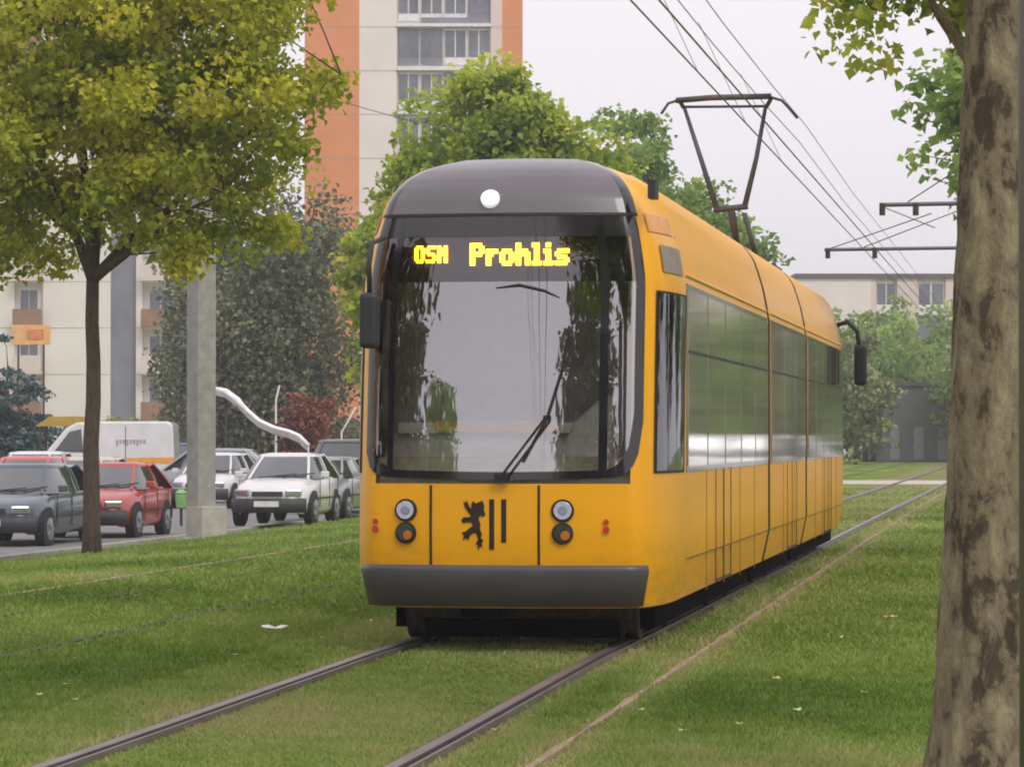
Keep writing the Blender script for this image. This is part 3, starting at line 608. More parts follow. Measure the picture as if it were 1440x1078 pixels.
# white delivery van, side on, nose to the left
e = empty('delivery_van', gp(18, 104, -.48), 0, label='white delivery van side on with a red and orange stripe', cat='van')
Lv, Wv, Hv = 4.72, 1.85, 2.3
prof = [(0.02, .45), (0, .75), (.06, .98), (.5, 1.18), (.9, 1.32), (1.55, 2.1), (1.85, 2.26), (2.3, Hv), (4.55, Hv), (4.68, 2.2), (Lv, 1.2), (Lv, .4), (4.6, .32), (.12, .32)]
mb = MB(); mb.prism(prof, lambda a, b_, d_: Vector((a, d_, b_)), Wv); mb.build('body', P_white, e, bevel=.06)
mb = MB(); mb.prism([(1.2, 1.4), (1.66, 2.0), (2.0, 2.08), (2.06, 1.4)], lambda a, b_, d_: Vector((a, -.012+d_, b_)), .02); mb.build('side_window', carglass, e)
mb = MB(); mb.add([(.93, .14, 1.38), (1.53, .2, 2.06), (1.53, Wv-.2, 2.06), (.93, Wv-.14, 1.38)], [(0, 1, 2, 3)]); mb.v = [(x-.02, y, z+.02) for x, y, z in mb.v]; mb.build('windscreen', carglass, e)
mb = MB(); mb.prism([(2.15, 1.02), (3.05, 1.1), (3.05, 1.22), (2.15, 1.12)], lambda a, b_, d_: Vector((a, -.008+d_, b_)), .006); mb.build('stripe', mat('stripe_pink', (.6, .2, .2), .4), e)
mb = MB(); mb.prism([(3.05, 1.1), (4.7, 1.06), (4.7, 1.26), (3.05, 1.22)], lambda a, b_, d_: Vector((a, -.008+d_, b_)), .006); mb.build('stripe', mat('stripe_orange', (.75, .33, .05), .4), e)
mb = MB()
for i in range(9): mb.box((3.05+i*.1, -.006, 1.68+(.03 if i % 3 else 0)), (.07, .008, .12 if i % 3 else .18))
mb.build('lettering', mat('faint_print', (.38, .32, .34), .5), e)
for x in (2.15, 3.3): mb = MB(); mb.box((x, -.004, 1.3), (.018, .012, 1.7)); mb.build('door_seam', dirtyplastic, e)
mb = MB(); mb.box((.05, Wv/2, .5), (.2, Wv*.96, .26)); mb.build('bumper', dirtyplastic, e, bevel=.03)
for y in (.08, Wv-.08):
    for x in (.85, 3.85):
        w_ = MB(); w_.cyl((x, y, .32), (0, 1, 0), .33, .22, 22); o = w_.build('wheel', tyre, e); m = MB(); m.cyl((x, y+(-.12 if y < 1 else .12), .32), (0, 1, 0), .2, .02, 18); m.build('rim', rimm, o)
for y in (.2, Wv-.2): mb = MB(); mb.box((.05, y, .88), (.14, .3, .18)); mb.build('headlight', chrome, e, bevel=.03)
mb = MB(); mb.box((Lv-.01, .1, 1.0), (.05, .12, .4)); mb.build('tail_light', redlens, e)

# white curved tube above the cars
e = empty('playground_slide', gp(340, 108, -.5), label='white curved slide sloping down above the parked cars', cat='slide')
pts = [at(304, 552, 108), at(318, 556, 108), at(334, 568, 108), at(348, 583, 108), at(364, 597, 108), at(386, 607, 108), at(406, 612, 108), at(420, 618, 108), at(434, 632, 108)]
pts = [p-e.location for p in pts]
mb = MB(); rows = [[p+Vector((0, -.28, .12)), p+Vector((0, -.24, -.08)), p+Vector((0, .24, -.08)), p+Vector((0, .28, .12))] for p in pts]; mb.grid(rows)
mb.tube([p+Vector((0, -.28, .12)) for p in pts], [.06, .10, .11, .07, .045, .06, .06, .05, .04], 8); mb.tube([p+Vector((0, .28, .12)) for p in pts], .06, 8)
mb.build('chute', mat('white_gelcoat', (.82, .8, .8), .35, coat=.4), e, smooth=True)
for i in (1, 4, 7): mb = MB(); mb.tube([pts[i]+Vector((0, 0, -.05)), (pts[i].x, pts[i].y, 0)], .04); mb.build('post', rust, e)
# slim light pole leaning behind tall car
mb = MB(); mb.tube([(0, 0, 0), (.05, 0, 1.9), (.45, 0, 2.6)], .025); o = mb.build('aerial_pole', framem); o.location = gp(478, 99, -.4); tag(o, 'thin pale bent pole behind the dark tall car', 'pole')
mb = MB(); mb.tube([(0, 0, 0), (0, 0, 3.0), (.12, 0, 3.5)], .035); o = mb.build('aerial_pole', framem); o.location = gp(388, 120, -.4); tag(o, 'thin pale pole in front of the willow', 'pole')
# green litter bin
e = empty('litter_bin', gp(255, 72, -.42), label='light green litter bin left of the concrete mast', cat='bin'); gb = mat('bin_green', (.22, .42, .16), .5)
mb = MB(); mb.cyl((0, 0, .5), (0, 0, 1), .10, .28, 16, .12); mb.build('barrel', gb, e, bevel=.02); mb = MB(); mb.tube([(0, .0, 0), (0, 0, .4)], .03); mb.build('post', rust, e)
mb = MB(); mb.tube([(0, 0, .66), (0, 0, .7), (0, 0, .74)], [.125, .10, .04], 16); mb.build('lid', gb, e)

# ------------------------------------------------------------------ concrete mast with plinth
e = empty('catenary_mast', rowpos(283, 61.5, -.42), R(38), label='square concrete mast on a stone plinth between the red and white cars', cat='mast')
mb = MB(); mb.box((0, 0, 4.3), (.37, .37, 8.6)); mb.build('shaft', concrete, e, bevel=.015)
mb = MB(); mb.box((.07, -.06, .3), (.52, .52, .62)); mb.box((.07, -.06, .02), (.6, .6, .1)); mb.build('plinth', mat('plinth_stone', (.4, .37, .34), .9, 0, 4, .2), e, bevel=.02)

# ------------------------------------------------------------------ overhead line
wirem = mat('wire', (.10, .09, .10), .5, .3)
def wire(label, pts, r, cat='wire', name='overhead_wire', grp=None):
    mb = MB(); mb.tube(pts, r, 6); o = mb.build(name, wirem); return tag(o, label, cat, grp)
def lw(L, h, r, label, kind='contact', send=60):
    pts = []
    for s in [2, 8, 14, 20, 26, 32, 38, 44, 52, 60, 75, 95, 120, 160]:
        sag = 0 if kind == 'contact' else -.10*math.sin(math.pi*((s % 30)/30))
        pts.append(trk(s, L, EYE+h+sag))
    return wire(label, pts, r)
lw(3.42, 3.85*.96, .009, 'lower left contact wire running over the tram')
lw(3.18, 3.85*.96, .010, 'lower right contact wire touching the pantograph')
lw(3.98, 4.95, .007, 'higher messenger wire left of the pantograph', 'm')
lw(3.85, 5.2, .007, 'highest messenger wire, right of the pantograph in the sky', 'm')
for s_h in (12, 18, 24, 30, 36, 42, 48):
    wire('thin dropper hanging between messenger and contact wire', [trk(s_h, 3.98, EYE+4.9), trk(s_h, 3.42, EYE+3.7)], .004, 'wire', 'dropper_wire', 'droppers of the overhead line')
wire('slanting span wire crossing in front of the orange facade', [at(395, 112, 70), at(470, 140, 69), at(570, 168, 68), at(760, 200, 66)], .008, 'wire')
# cantilever masts on the right (posts hidden behind the thick trunk)
Gm = 'cantilever masts right of the track'
def canti(px, py, Z, label, pxm):
    p = at(px, py, Z); q = at(pxm, py-3, Z); e = empty('catenary_mast', (q.x, q.y, 0), label=label, cat='mast', group=Gm)
    mb = MB(); mb.cyl((0, 0, 4), (0, 0, 1), .11, 8, 14); mb.build('shaft', mat('mast_paint', (.2, .2, .2), .6), e, smooth=True)
    mb = MB(); mb.tube([(0, 0, q.z), (p.x-q.x, 0, p.z)], .035, 8); mb.tube([(0, 0, q.z+.9), ((p.x-q.x)*.75, 0, p.z+.05)], .012, 6); mb.build('arm', wirem, e)
    for f in (.98, .68): mb = MB(); mb.cyl(((p.x-q.x)*f, 0, p.z-.07), (0, 0, 1), .05, .2, 10); mb.build('insulator', rust, e)
canti(1160, 351, 70, 'mast with the lower level arm reaching left above the tram end', 1380)
canti(1238, 288, 58, 'mast with the higher arm reaching left beside the near trunk', 1395)
for k, (a, b_) in enumerate((((1160, 352), (1310, 300)), ((1240, 290), (1315, 320)))):
    wire(['stay wire rising right from the lower arm', 'stay wire falling right from the higher arm'][k], [at(*a, 66), at(*b_, 60)], .01)

# ------------------------------------------------------------------ tram
S0, LT = 22.6, 3.42; HW = 1.06
tram = empty('tram', trk(S0, LT), -TH, label='yellow tram with grey bumper and roof cap, destination sign lit, coming towards the viewer', cat='tram')
LV = [(.30, 1.0, .05), (.58, 1.06, .0), (.8, 1.06, -.01), (1.10, 1.06, .0), (1.4, 1.06, .03), (1.8, 1.06, .08), (2.1, 1.06, .125), (2.42, 1.06, .18), (2.6, 1.03, .21), (2.72, 1.005, .235), (2.85, .965, .265),
      (2.95, .93, .30), (3.02, .89, .345), (3.09, .83, .42), (3.15, .74, .52), (3.2, .62, .66), (3.24, .48, .84), (3.27, .34, 1.05), (3.29, .19, 1.35), (3.3, 0, 1.7)]
LZ = [l[0] for l in LV]
def lev(z): return float(np.interp(z, LZ, [l[1] for l in LV]))/HW, float(np.interp(z, LZ, [l[2] for l in LV]))
def plan(t):
    a = abs(t); sg = 1 if t >= 0 else -1
    if a <= .6: u_ = .83*a/.6; v_ = .085*(a/.6)**2
    else:
        f = (a-.6)/.4; q = [(.83, .085), (.965, .125), (1.06, .5), (1.06, 1.25)]
        cfs = [(1-f)**3, 3*f*(1-f)**2, 3*f*f*(1-f), f**3]; u_ = sum(c*p[0] for c, p in zip(cfs, q)); v_ = sum(c*p[1] for c, p in zip(cfs, q))
    return sg*u_, v_
def S(t, z, off=0.0):
    w_, r = lev(z); u_, v_ = plan(t); p = Vector((u_*w_, v_+r, z))
    if off:
        e1 = .01; uu, vv = plan(min(t+e1, 1)); u0, v0 = plan(max(t-e1, -1)); tg = Vector((uu-u0, vv-v0, 0)).normalized()
        nrm = Vector((tg.y, -tg.x, 0))
        z1 = min(z+.05, 3.3); w2, r2 = lev(z1); rp = Vector((u_*w2, v_+r2, z1))-Vector((u_*w_, v_+r, z))
        n3 = tg.cross(rp); n3.normalize()
        if n3.dot(nrm) < 0: n3 = -n3
        p += n3*off
    return p
VE = 3.0
ts = [-1+.025*i for i in range(81)]
rows = []
for z in sorted(set(LZ+[.44, .95, 1.25, 1.6, 1.95, 2.25, 2.5, 2.66, 2.78, 2.9, 2.985, 3.055, 3.12, 3.175, 3.22])):
    w_, _ = lev(z); rows.append([Vector((-HW*w_, VE, z))]+[S(t_, z) for t_ in ts]+[Vector((HW*w_, VE, z))])
def body_side(mb, v0, v1, n=1):
    prof = [(lev(l[0])[0]*HW, l[0]) for l in LV]; sec = [(a, z) for a, z in prof]+[(-a, z) for a, z in prof[::-1][1:]]
    mb.grid([[Vector((a, v0+(v1-v0)*i/n, z)) for a, z in sec] for i in range(n+1)])
mb = MB(); mb.grid([[p for p in r] for r in rows])
front = mb.build('front_section', yellow, tram, smooth=True)
# patch helper on the nose
def patch(name, m, t0f, t1f, z0, z1, off, nt=40, nz=14, parent=front, thick=0):
    mb = MB(); rows = []
    for j in range(nz+1):
        rows.append([])
        for i in range(nt+1):
            f = i/nt; z = None
            za = z0(f) if callable(z0) else z0; zb_ = z1(f) if callable(z1) else z1
            z = za+(zb_-za)*j/nz; t_ = t0f+(t1f-t0f)*f; rows[-1].append(S(t_, z, off))
    mb.grid(rows); return mb.build(name, m, parent, smooth=True)
# interior hollow behind the glass: cut the shell instead of doubling it -> windscreen opening
def in_ws(c):
    return False
# windscreen outline (t, z): rounded lower corners
TW = .672
def wz0(f):
    a = abs(2*f-1); return 1.125 + (0 if a < .78 else (.36 if f > .5 else .16)*(1-math.sqrt(max(0, 1-((a-.78)/.22)**2)))) + .02*a*a
# remove shell faces inside the windscreen and cab windows so that the glass is real
import bmesh
def cut(o, test):
    bm = bmesh.new(); bm.from_mesh(o.data)
    fs = [f for f in bm.faces if test(f.calc_center_median())]
    bmesh.ops.delete(bm, geom=fs, context='FACES'); bm.to_mesh(o.data); bm.free()
def nose_t(u_, v_, z):
    w_, r = lev(z); u0 = abs(u_)/max(w_, .01); v0 = v_-r
    best = min((( (plan(q/100)[0]-u0)**2+(plan(q/100)[1]-v0)**2), q/100) for q in range(0, 101, 2)); return best[1]
cut(front, lambda c: c.y < 1.2 and 1.13 < c.z < 2.78 and nose_t(c.x, c.y, c.z) < .60)
# black surround ring (drawn as frame strips) and glass
def frame_patch(name, m, off):
    mb = MB(); N = 48
    outer, inner = [], []
    for i in range(N+1):
        f = i/N; outer.append((-TW+2*TW*f, wz0(f)))
    tin = TW-.055
    for i in range(N+1):
        f = i/N; inner.append((-tin+2*tin*f, wz0(f)+.05))
    rows = []
    for j in range(4): rows.append([S(o_[0]*(1-j/3)+n_[0]*j/3, o_[1]*(1-j/3)+n_[1]*j/3, off) for o_, n_ in zip(outer, inner)])
    mb.grid(rows)
    for sg in (-1, 1):
        rows = []
        for k in range(15):
            zq = wz0(0 if sg < 0 else 1); za, zb_ = zq+(2.83-zq)*k/14, (zq+.05)+(2.83-(zq+.05))*k/14
            rows.append([S(sg*(TW*(1-j/3)+tin*j/3), za*(1-j/3)+zb_*j/3, off) for j in range(4)])
        mb.grid(rows)
    rows = [[S(-tin+2*tin*i/30, z, off) for i in range(31)] for z in (2.70, 2.77, 2.83)]
    mb.grid(rows)
    return mb.build(name, m, front, smooth=True)
frame_patch('windscreen_surround', blackgloss, .008)
tin = TW-.04
ws = patch('windscreen', winds, -tin, tin, lambda f: wz0(f)+.035, 2.405, .006, 60, 20, tram)
patch('header_glass', glass('header_dark_glass', (.8, .78, .82), .12, .02), -tin, tin, 2.405, 2.74, .006, 60, 6, ws)  # separate header pane, darker and less mirror-like than the windscreen
# vertical black pillar of the windscreen, image right
patch('windscreen_pillar', blackgloss, .452, .492, 1.15, 2.8, .011, 3, 14)
patch('windscreen_pillar', blackgloss, -.545, -.515, 1.15, 2.8, .011, 3, 14)
# tinted header band behind the destination sign
patch('header_band', mat('header_tint', (.02, .017, .022), .12, coat=.6), -.655, .655, 2.70, 2.835, .0095, 40, 3)
# roof cap
cp = patch('roof_cap', capgrey, -.615, .615, 2.85, lambda f: 3.243, .012, 50, 22, tram)
for sg in (-1, 1): patch('cap_corner', blackgloss, sg*.615, sg*.685, 2.85, lambda f: 3.225, .011, 6, 18, tram)
patch('cap_seam', black, -.685, .685, 2.832, 2.852, .014, 50, 2)
# bumper
def bumper_part(nm, z0, z1, off, tw, m):
    mb = MB(); rows = []
    for z, oo in ((z0, off-.05), (z0+.015, off), (z1-.03, off), (z1, off-.015), (z1+.003, -.01)):
        rows.append([S(-tw+2*tw*i/60, z, oo) for i in range(61)])
    mb.grid(rows); return mb.build(nm, m, tram, smooth=True)
bumper_part('bumper', .30, .575, .03, .70, darkgrey)
# apron details
def disc_on(nm, m, t_, z, r, off, dep, parent, n=24):
    c = S(t_, z, off); a = (S(t_, z, off+.05)-c).normalized(); mb = MB(); mb.cyl(c, a, r, dep, n); return mb.build(nm, m, parent, bevel=.004)
def t_of_px(px, z):
    best = None
    for i in range(-90, 91):
        p = tram_world(S(i/100, z)); x = CX+F*p.x/p.y
        if best is None or abs(x-px) < best[0]: best = (abs(x-px), i/100)
    return best[1]
def tram_world(p): return Vector((trk(S0, LT).x + p.x*CT + p.y*ST, trk(S0, LT).y - p.x*ST + p.y*CT, p.z))
def zpx(py, Z=22.75): return EYE+(HOR-py)*Z/F
for px in (572, 790):
    t_ = t_of_px(px, .9)
    o = disc_on('headlight', black, t_, zpx(718), .074, .0, .035, tram); disc_on('lens', chrome, t_, zpx(718), .06, .01, .03, o)
    disc_on('bulb', mat('bulb_glass', (.25, .28, .4), .1), t_, zpx(718), .03, .02, .03, o)
    o = disc_on('headlight', black, t_, zpx(750), .07, .0, .035, tram); disc_on('lens', mat('dark_lens', (.03, .025, .03), .08, coat=1), t_, zpx(750), .056, .008, .03, o)
    disc_on('indicator', orangelens, t_+.012, zpx(753), .03, .014, .03, o)
for px in (605, 758):
    t_ = t_of_px(px, .85); mb = MB(); mb.tube([S(t_, z, .002) for z in (.58, .7, .85, 1.0, 1.09)], .0085, 6); mb.build('panel_seam', black, tram)
for px in (852, 528):
    t_ = t_of_px(px, .8); mb = MB(); c = S(t_, zpx(745), .004); mb.cyl(c, (S(t_, .8, .05)-S(t_, .8)).normalized(), .022, .02, 12); mb.cyl(c+Vector((0, 0, .05)), (S(t_, .8, .05)-S(t_, .8)).normalized(), .018, .018, 12); mb.build('side_marker', redlens, tram)
disc_on('roof_lamp', lampw, t_of_px(690, 2.97), zpx(279, 23.0), .062, .01, .05, tram)
# emblem: lion and two bars
lion = [(.50, .98), (.60, .93), (.70, .95), (.86, .99), (.95, .90), (.93, .80), (1.0, .72), (.9, .66), (.80, .70), (.72, .63), (.80, .52), (.78, .42), (.86, .33), (.80, .26), (.92, .20), (.84, .16), (.88, .06), (.78, .10), (.70, .0), (.68, .12), (.60, .14), (.70, .22), (.64, .34), (.52, .36),
        (.38, .30), (.30, .20), (.22, .26), (.08, .20), (.14, .30), (.04, .36), (.20, .38), (.34, .44), (.50, .50), (.42, .56), (.26, .56), (.10, .54), (.02, .60), (.12, .66), (.30, .66), (.42, .68), (.30, .76), (.16, .86), (.10, .98), (.20, .94), (.24, 1.0), (.36, .86), (.44, .82), (.42, .92)]
emb = MB(); x0, x1, yt, yb = 648, 683, 703, 775
def emb_pt(px, py, o_): 
    z = zpx(py); u_ = u_at(px); t_ = u_/.83*.6; return S(t_, z, o_)
def u_at(px): 
    t_ = t_of_px_f(px); return .83*t_/.6
def t_of_px_f(px):
    a, b_ = t_of_px(px-12, .9), t_of_px(px+12, .9)
    lo, hi = -.6, .6
    for _ in range(30):
        m_ = (lo+hi)/2; p = tram_world(S(m_, .9)); x = CX+F*p.x/p.y
        if x < px: lo = m_
        else: hi = m_
    return (lo+hi)/2
pts2 = [(x0+(x1-x0)*a, yb+(yt-yb)*b_) for a, b_ in lion]
n_ = len(pts2); vs = [emb_pt(a, b_, .006) for a, b_ in pts2]
emb.add(vs, [tuple(range(n_))])
for xa, xb, ya, yb2 in ((688, 695, 702, 773), (705, 712, 702, 763)):
    emb.add([emb_pt(xa, ya, .006), emb_pt(xb, ya, .006), emb_pt(xb, yb2, .006), emb_pt(xa, yb2, .006)], [(0, 1, 2, 3)])
emb.build('lion_emblem', mat('emblem_black', (.02, .008, .005), .4), tram)
# destination sign: LED matrix behind the glass
sb = MB(); sb.box((0, .42, 2.56), (1.60, .1, .40)); sign = sb.build('destination_sign', mat('sign_black', (.008, .008, .008), .7), tram)
FONT = {'P': '11110 10001 10001 11110 10000 10000 10000', 'r': '0000 0000 1011 1100 1000 1000 1000', 'o': '00000 00000 01110 10001 10001 10001 01110', 'h': '10000 10000 10110 11001 10001 10001 10001',
        'l': '110 010 010 010 010 010 111', 'i': '010 000 110 010 010 010 111', 's': '00000 00000 01111 10000 01110 00001 11110', 'O': '01110 10001 10001 10001 10001 10001 01110', 'S': '01111 10000 10000 01110 00001 00001 11110', 'N': '10001 11001 10101 10011 10001 10001 10001'}
led = mat('led_yellow', (.9, .5, .05), .5, emit=(1.0, .50, .012), estr=4.2)
def led_text(txt, px0, px1, py0, py1):
    cols = []; 
    for ch in txt:
        rws = FONT[ch].split(); wd = len(rws[0])
        for c in range(wd+1):
            cols.append([(c < wd and r[c] == '1') or (c > 0 and r[c-1] == '1') for r in rws])
        cols.append([False]*7)
    n = len(cols); mb = MB(); y_ = .352
    def U(px): return (LT - (1460-px)*(22.85+.1)*CT/F)
    ua, ub = U(px0), U(px1); za, zb_ = zpx(py0, 23.0), zpx(py1, 23.0)
    for i, col in enumerate(cols):
        for j, on in enumerate(col):
            if on: mb.box((ua+(ub-ua)*(i+.5)/n, y_, za+(zb_-za)*(j+.5)/7), ((ub-ua)/n*1.3, .006, abs(zb_-za)/7*1.5))
    mb.build('lettering', led, sign)
led_text('Prohlis', 651, 798, 340, 370); led_text('OSN', 570, 620, 343, 366)
# cab interior
mb = MB(); mb.box((0, 1.25, 1.75), (2.0, .05, 2.0)); mb.build('cab_rear_wall', mat('cab_wall', (.42, .41, .42), .8), tram)
mb = MB(); mb.box((0, .60, 1.17), (1.72, .84, .2)); mb.build('dashboard', cream, tram, bevel=.04)
mb = MB(); mb.add([(-.80, .1, 1.13), (.70, .1, 1.13), (.74, .62, 1.43), (-.84, .62, 1.43)], [(0, 1, 2, 3)]); mb.box((-.1, .56, 1.46), (1.3, .2, .07)); mb.build('dash_bounce_sheet', mat('pale_panel', (.93, .93, .86), .5), tram, bevel=.0)  # added white sheet, sloped to catch sky light and brighten the dashboard
mb = MB(); mb.box((-.10, .44, 1.47), (.8, .03, .07)); mb.build('dashboard_trim', mat('trim_orange', (.75, .42, .12), .5), tram)
mb = MB(); mb.prism([(.30, 1.2), (.68, 1.2), (.72, 1.66), (.62, 1.68), (.42, 1.5)], lambda a, b_, d_: Vector((a, .34+d_*1+(b_-1.2)*.3, b_)), .12); mb.build('driver_seat', mat('seat_pale', (.92, .9, .88), .7), tram, bevel=.03)
# wiper
def wp(px, py, o_=.03):
    z = zpx(py, 22.8); t_ = t_of_px_f(px); return S(t_, z, o_)
mb = MB(); mb.tube([wp(703, 672), wp(765, 588)], .0065, 6); mb.tube([wp(712, 674), wp(772, 592)], .0065, 6); mb.box(wp(706, 672), (.09, .05, .05)); mb.box(wp(768, 588), (.05, .02, .03)); mb.tube([wp(735, 650, .035), wp(768, 588, .035), wp(788, 520, .035), wp(797, 470, .035)], .009, 6); mb.build('wiper', black, tram)
mb = MB(); mb.tube([S(t_of_px_f(692), zpx(404, 22.9), .012), S(t_of_px_f(725), zpx(400, 22.9), .012), S(t_of_px_f(760), zpx(408, 22.9), .012), S(t_of_px_f(782), zpx(418, 22.9), .012)], [.004, .011, .01, .004], 6); mb.build('dark_arc', black, tram)  # thin dark arc across the upper windscreen
# left mirror on its arm
mu0 = -.915
mb = MB(); mb.box((-.875, .10, 2.155), (.12, .14, .36)); mi_ = mb.build('mirror', dirtyplastic, tram, bevel=.03)
mb = MB(); mb.tube([(-.80, .22, 2.70), (-.865, .14, 2.66), (-.88, .11, 2.52), (-.875, .10, 2.33)], .017, 8); mb.build('mirror_arm', dirtyplastic, mi_, smooth=True)
mb = MB(); mb.box((.955, .3, 3.0), (.05, .2, .12)); mb.build('cap_vent', dirtyplastic, tram)
# cab side window
patch('cab_window', sideg, .76, .985, 1.18, 2.34, .009, 14, 10, tram); patch('cab_window_seal', black, .745, .995, 1.165, 2.355, .006, 14, 10)
patch('cab_window', sideg, -.985, -.76, 1.18, 2.34, .009, 14, 10, tram); patch('cab_window_seal', black, -.995, -.745, 1.165, 2.355, .006, 14, 10)
# front side fittings: vent grille, panel
vent = mat('vent_grey', (.27, .22, .18), .6); pinkp = mat('warning_panel', (.75, .34, .12), .5)
def sidebox(name, m, v0, v1, z0, z1, off, parent, sg=1, wd=.02):
    zc = (z0+z1)/2; a = lev(z0)[0]*HW; b_ = lev(z1)[0]*HW
    mb = MB(); mb.add([(sg*(a+off), v0, z0), (sg*(a+off), v1, z0), (sg*(b_+off), v1, z1), (sg*(b_+off), v0, z1), (sg*(a-wd), v0, z0), (sg*(a-wd), v1, z0), (sg*(b_-wd), v1, z1), (sg*(b_-wd), v0, z1)],
                      [(0, 1, 2, 3), (4, 7, 6, 5), (0, 4, 5, 1), (3, 2, 6, 7), (0, 3, 7, 4), (1, 5, 6, 2)])
    return mb.build(name, m, parent)
for sg in (1, -1):
    patch('side_display', vent, sg*.80, sg*.97, 2.48, 2.66, .008, 8, 4)
    patch('service_flap', pinkp, sg*.74, sg*.93, 2.74, 2.86, .007, 8, 4)
# sections behind the nose
J1, J2, VEND = 8.9, 14.0, 22.0
def section(name, v0, v1, winlist, doorlist, parent_obj=None):
    mb = MB(); body_side(mb, v0, v1, 2); n = len(mb.v)//3
    sec = mb.build(name, yellow, tram, smooth=True)
    return sec
sec1 = section('front_car_body', VE-.002, J1-.12, 0, 0); sec2 = section('middle_car_body', J1+.12, J2-.12, 0, 0); sec3 = section('rear_car_body', J2+.12, VEND-1.2, 0, 0)
# open the sides at the windows is not needed: glass band over a dark lining, saloon seen through the doors
for sec, a, b_ in ((sec1, 1.42, J1-.2), (sec2, J1+.2, J2-.2), (sec3, J2+.2, VEND-1.3)):
    for sg in (1, -1):
        x = HW; 
        band = sidebox('window_band', blackgloss, a, b_, 1.16, 2.44, .004, sec, sg)
        L_w = b_-a; nw = max(2, int(round(L_w/1.35))); pw = L_w/nw
        for i in range(nw):
            w0, w1 = a+i*pw+.045, a+(i+1)*pw-.045
            sidebox('window', mat('side_glass', (.33, .29, .25), .05, 0, .8, .4, spec=.9, coat=1), w0, w1, 1.2, 2.40, .012, sec, sg)
            mbx = MB(); mbx.box((sg*(HW+.014), (w0+w1)/2, 1.98), (.008, w1-w0, .018)); mbx.build('vent_bar', dirtyplastic, sec)
        # doors
        for dv in ([a+2.2] if sec is sec1 else [a+L_w*.45]):
            s_ = MB()
            for q in (0, .65, 1.3): s_.box((sg*(HW+.001), dv+q, .74), (.008, .016, .86))
            s_.box((sg*(HW+.001), dv+.65, .34), (.008, 1.3, .014)); s_.build('door_seam', black, sec)
        s_ = MB()
        for q in range(1, nw): s_.box((sg*(HW+.0008), a+q*pw, .73), (.006, .008, .86))
        s_.box((sg*(HW+.0008), (a+b_)/2, .575), (.006, b_-a, .008)); s_.build('panel_seam', mat('seam_brown', (.2, .09, .01), .7), sec)
        s_ = MB(); s_.tube([(sg*(HW*lev(2.5)[0]+.004), a, 2.5), (sg*(HW*lev(2.5)[0]+.004), b_, 2.5)], .012, 6); s_.build('rain_gutter', mat('gutter_yellow', (.85, .5, .08), .3), sec)
for J in (J1, J2):
    mb = MB(); prof = [(lev(l[0])[0]*HW*.998, l[0]-(.004 if l[0] > 1 else 0)) for l in LV]; sec = prof+[(-a, z) for a, z in prof[::-1][1:]]
    rows = []
    for i in range(9): k = 1.0 if i % 2 else .97; rows.append([Vector((a*k, J-.14+.035*i, z)) for a, z in sec])
    mb.grid(rows); mb.build('bellows', mat('bellows', (.02, .018, .02), .8), tram)
# rear cab: the nose mirrored
mb = MB(); mb.grid([[Vector((p.x, VEND-p.y if p.y < 2.9 else VEND-1.3, p.z)) for p in r][::-1] for r in [[Vector((-HW*lev(z)[0], 3, z))]+[S(t_, z) for t_ in ts]+[Vector((HW*lev(z)[0], 3, z))] for z in LZ]])
rear = mb.build('rear_cab', yellow, tram, smooth=True)
def rpatch(name, m, t0, t1, z0, z1, off):
    mb = MB(); mb.grid([[(lambda q: Vector((q.x, VEND-q.y, q.z)))(S(t0+(t1-t0)*i/20, z0+(z1-z0)*j/8, off)) for i in range(21)] for j in range(9)]); return mb.build(name, m, rear, smooth=True)
rpatch('rear_window', blackgloss, -.66, .66, 1.15, 2.8, .006); rpatch('side_window', blackgloss, .74, .98, 1.18, 2.34, .006); rpatch('rear_bumper', darkgrey, -.7, .7, .3, .575, .02)
# rear mirror on curved arm
mb = MB(); mb.box((1.24, VEND-.35, 2.28), (.16, .12, .5)); rm = mb.build('mirror', dirtyplastic, tram, bevel=.04)
mb = MB(); mb.tube([(.95, VEND-.3, 2.78), (1.08, VEND-.33, 2.82), (1.2, VEND-.35, 2.7), (1.24, VEND-.35, 2.4)], .03, 8); mb.build('mirror_arm', dirtyplastic, rm, smooth=True)
# underframe, bogies, wheels
mb = MB()
for a, b_ in ((1.1, J1-.2), (J1+.2, J2-.2), (J2+.2, VEND-.5)): mb.box((0, (a+b_)/2, .22), (1.76, b_-a, .20))
mb.build('underframe', mat('undershade_black', (0, 0, 0)), tram)  # underframe lowered and blackened to hold the shade below the body
for v in (2.0, 6.9, 11.4, 15.8, 19.2):
    mb = MB(); mb.box((0, v, .3), (1.5, 2.3, .22)); bo = mb.build('bogie', rust, tram, bevel=.03)
    for dv in (-.85, .85):
        for x in (-.725, .725): m = MB(); m.cyl((x, v+dv, .305), (1, 0, 0), .26, .11, 26); m.cyl((x-.05*(1 if x > 0 else -1), v+dv, .30), (1, 0, 0), .285, .03, 26); m.build('wheel', rust, bo)
mb = MB(); mb.box((0, 1.15, .19), (1.5, .3, .26)); mb.box((-.15, .6, .27), (.26, .9, .07)); mb.build('track_guard', mat('undershade_black', (.006, .006, .006), .95, spec=.05), tram)  # guard enlarged and near-black to fill the shadow under the bumper
# roof equipment
mb = MB(); mb.box((0, 4.4, 3.25), (1.0, 2.2, .14)); mb.box((0, 11.3, 3.25), (1.0, 2.0, .14)); mb.build('roof_unit', mat('roof_unit_grey', (.4, .36, .3), .6), tram, bevel=.03)
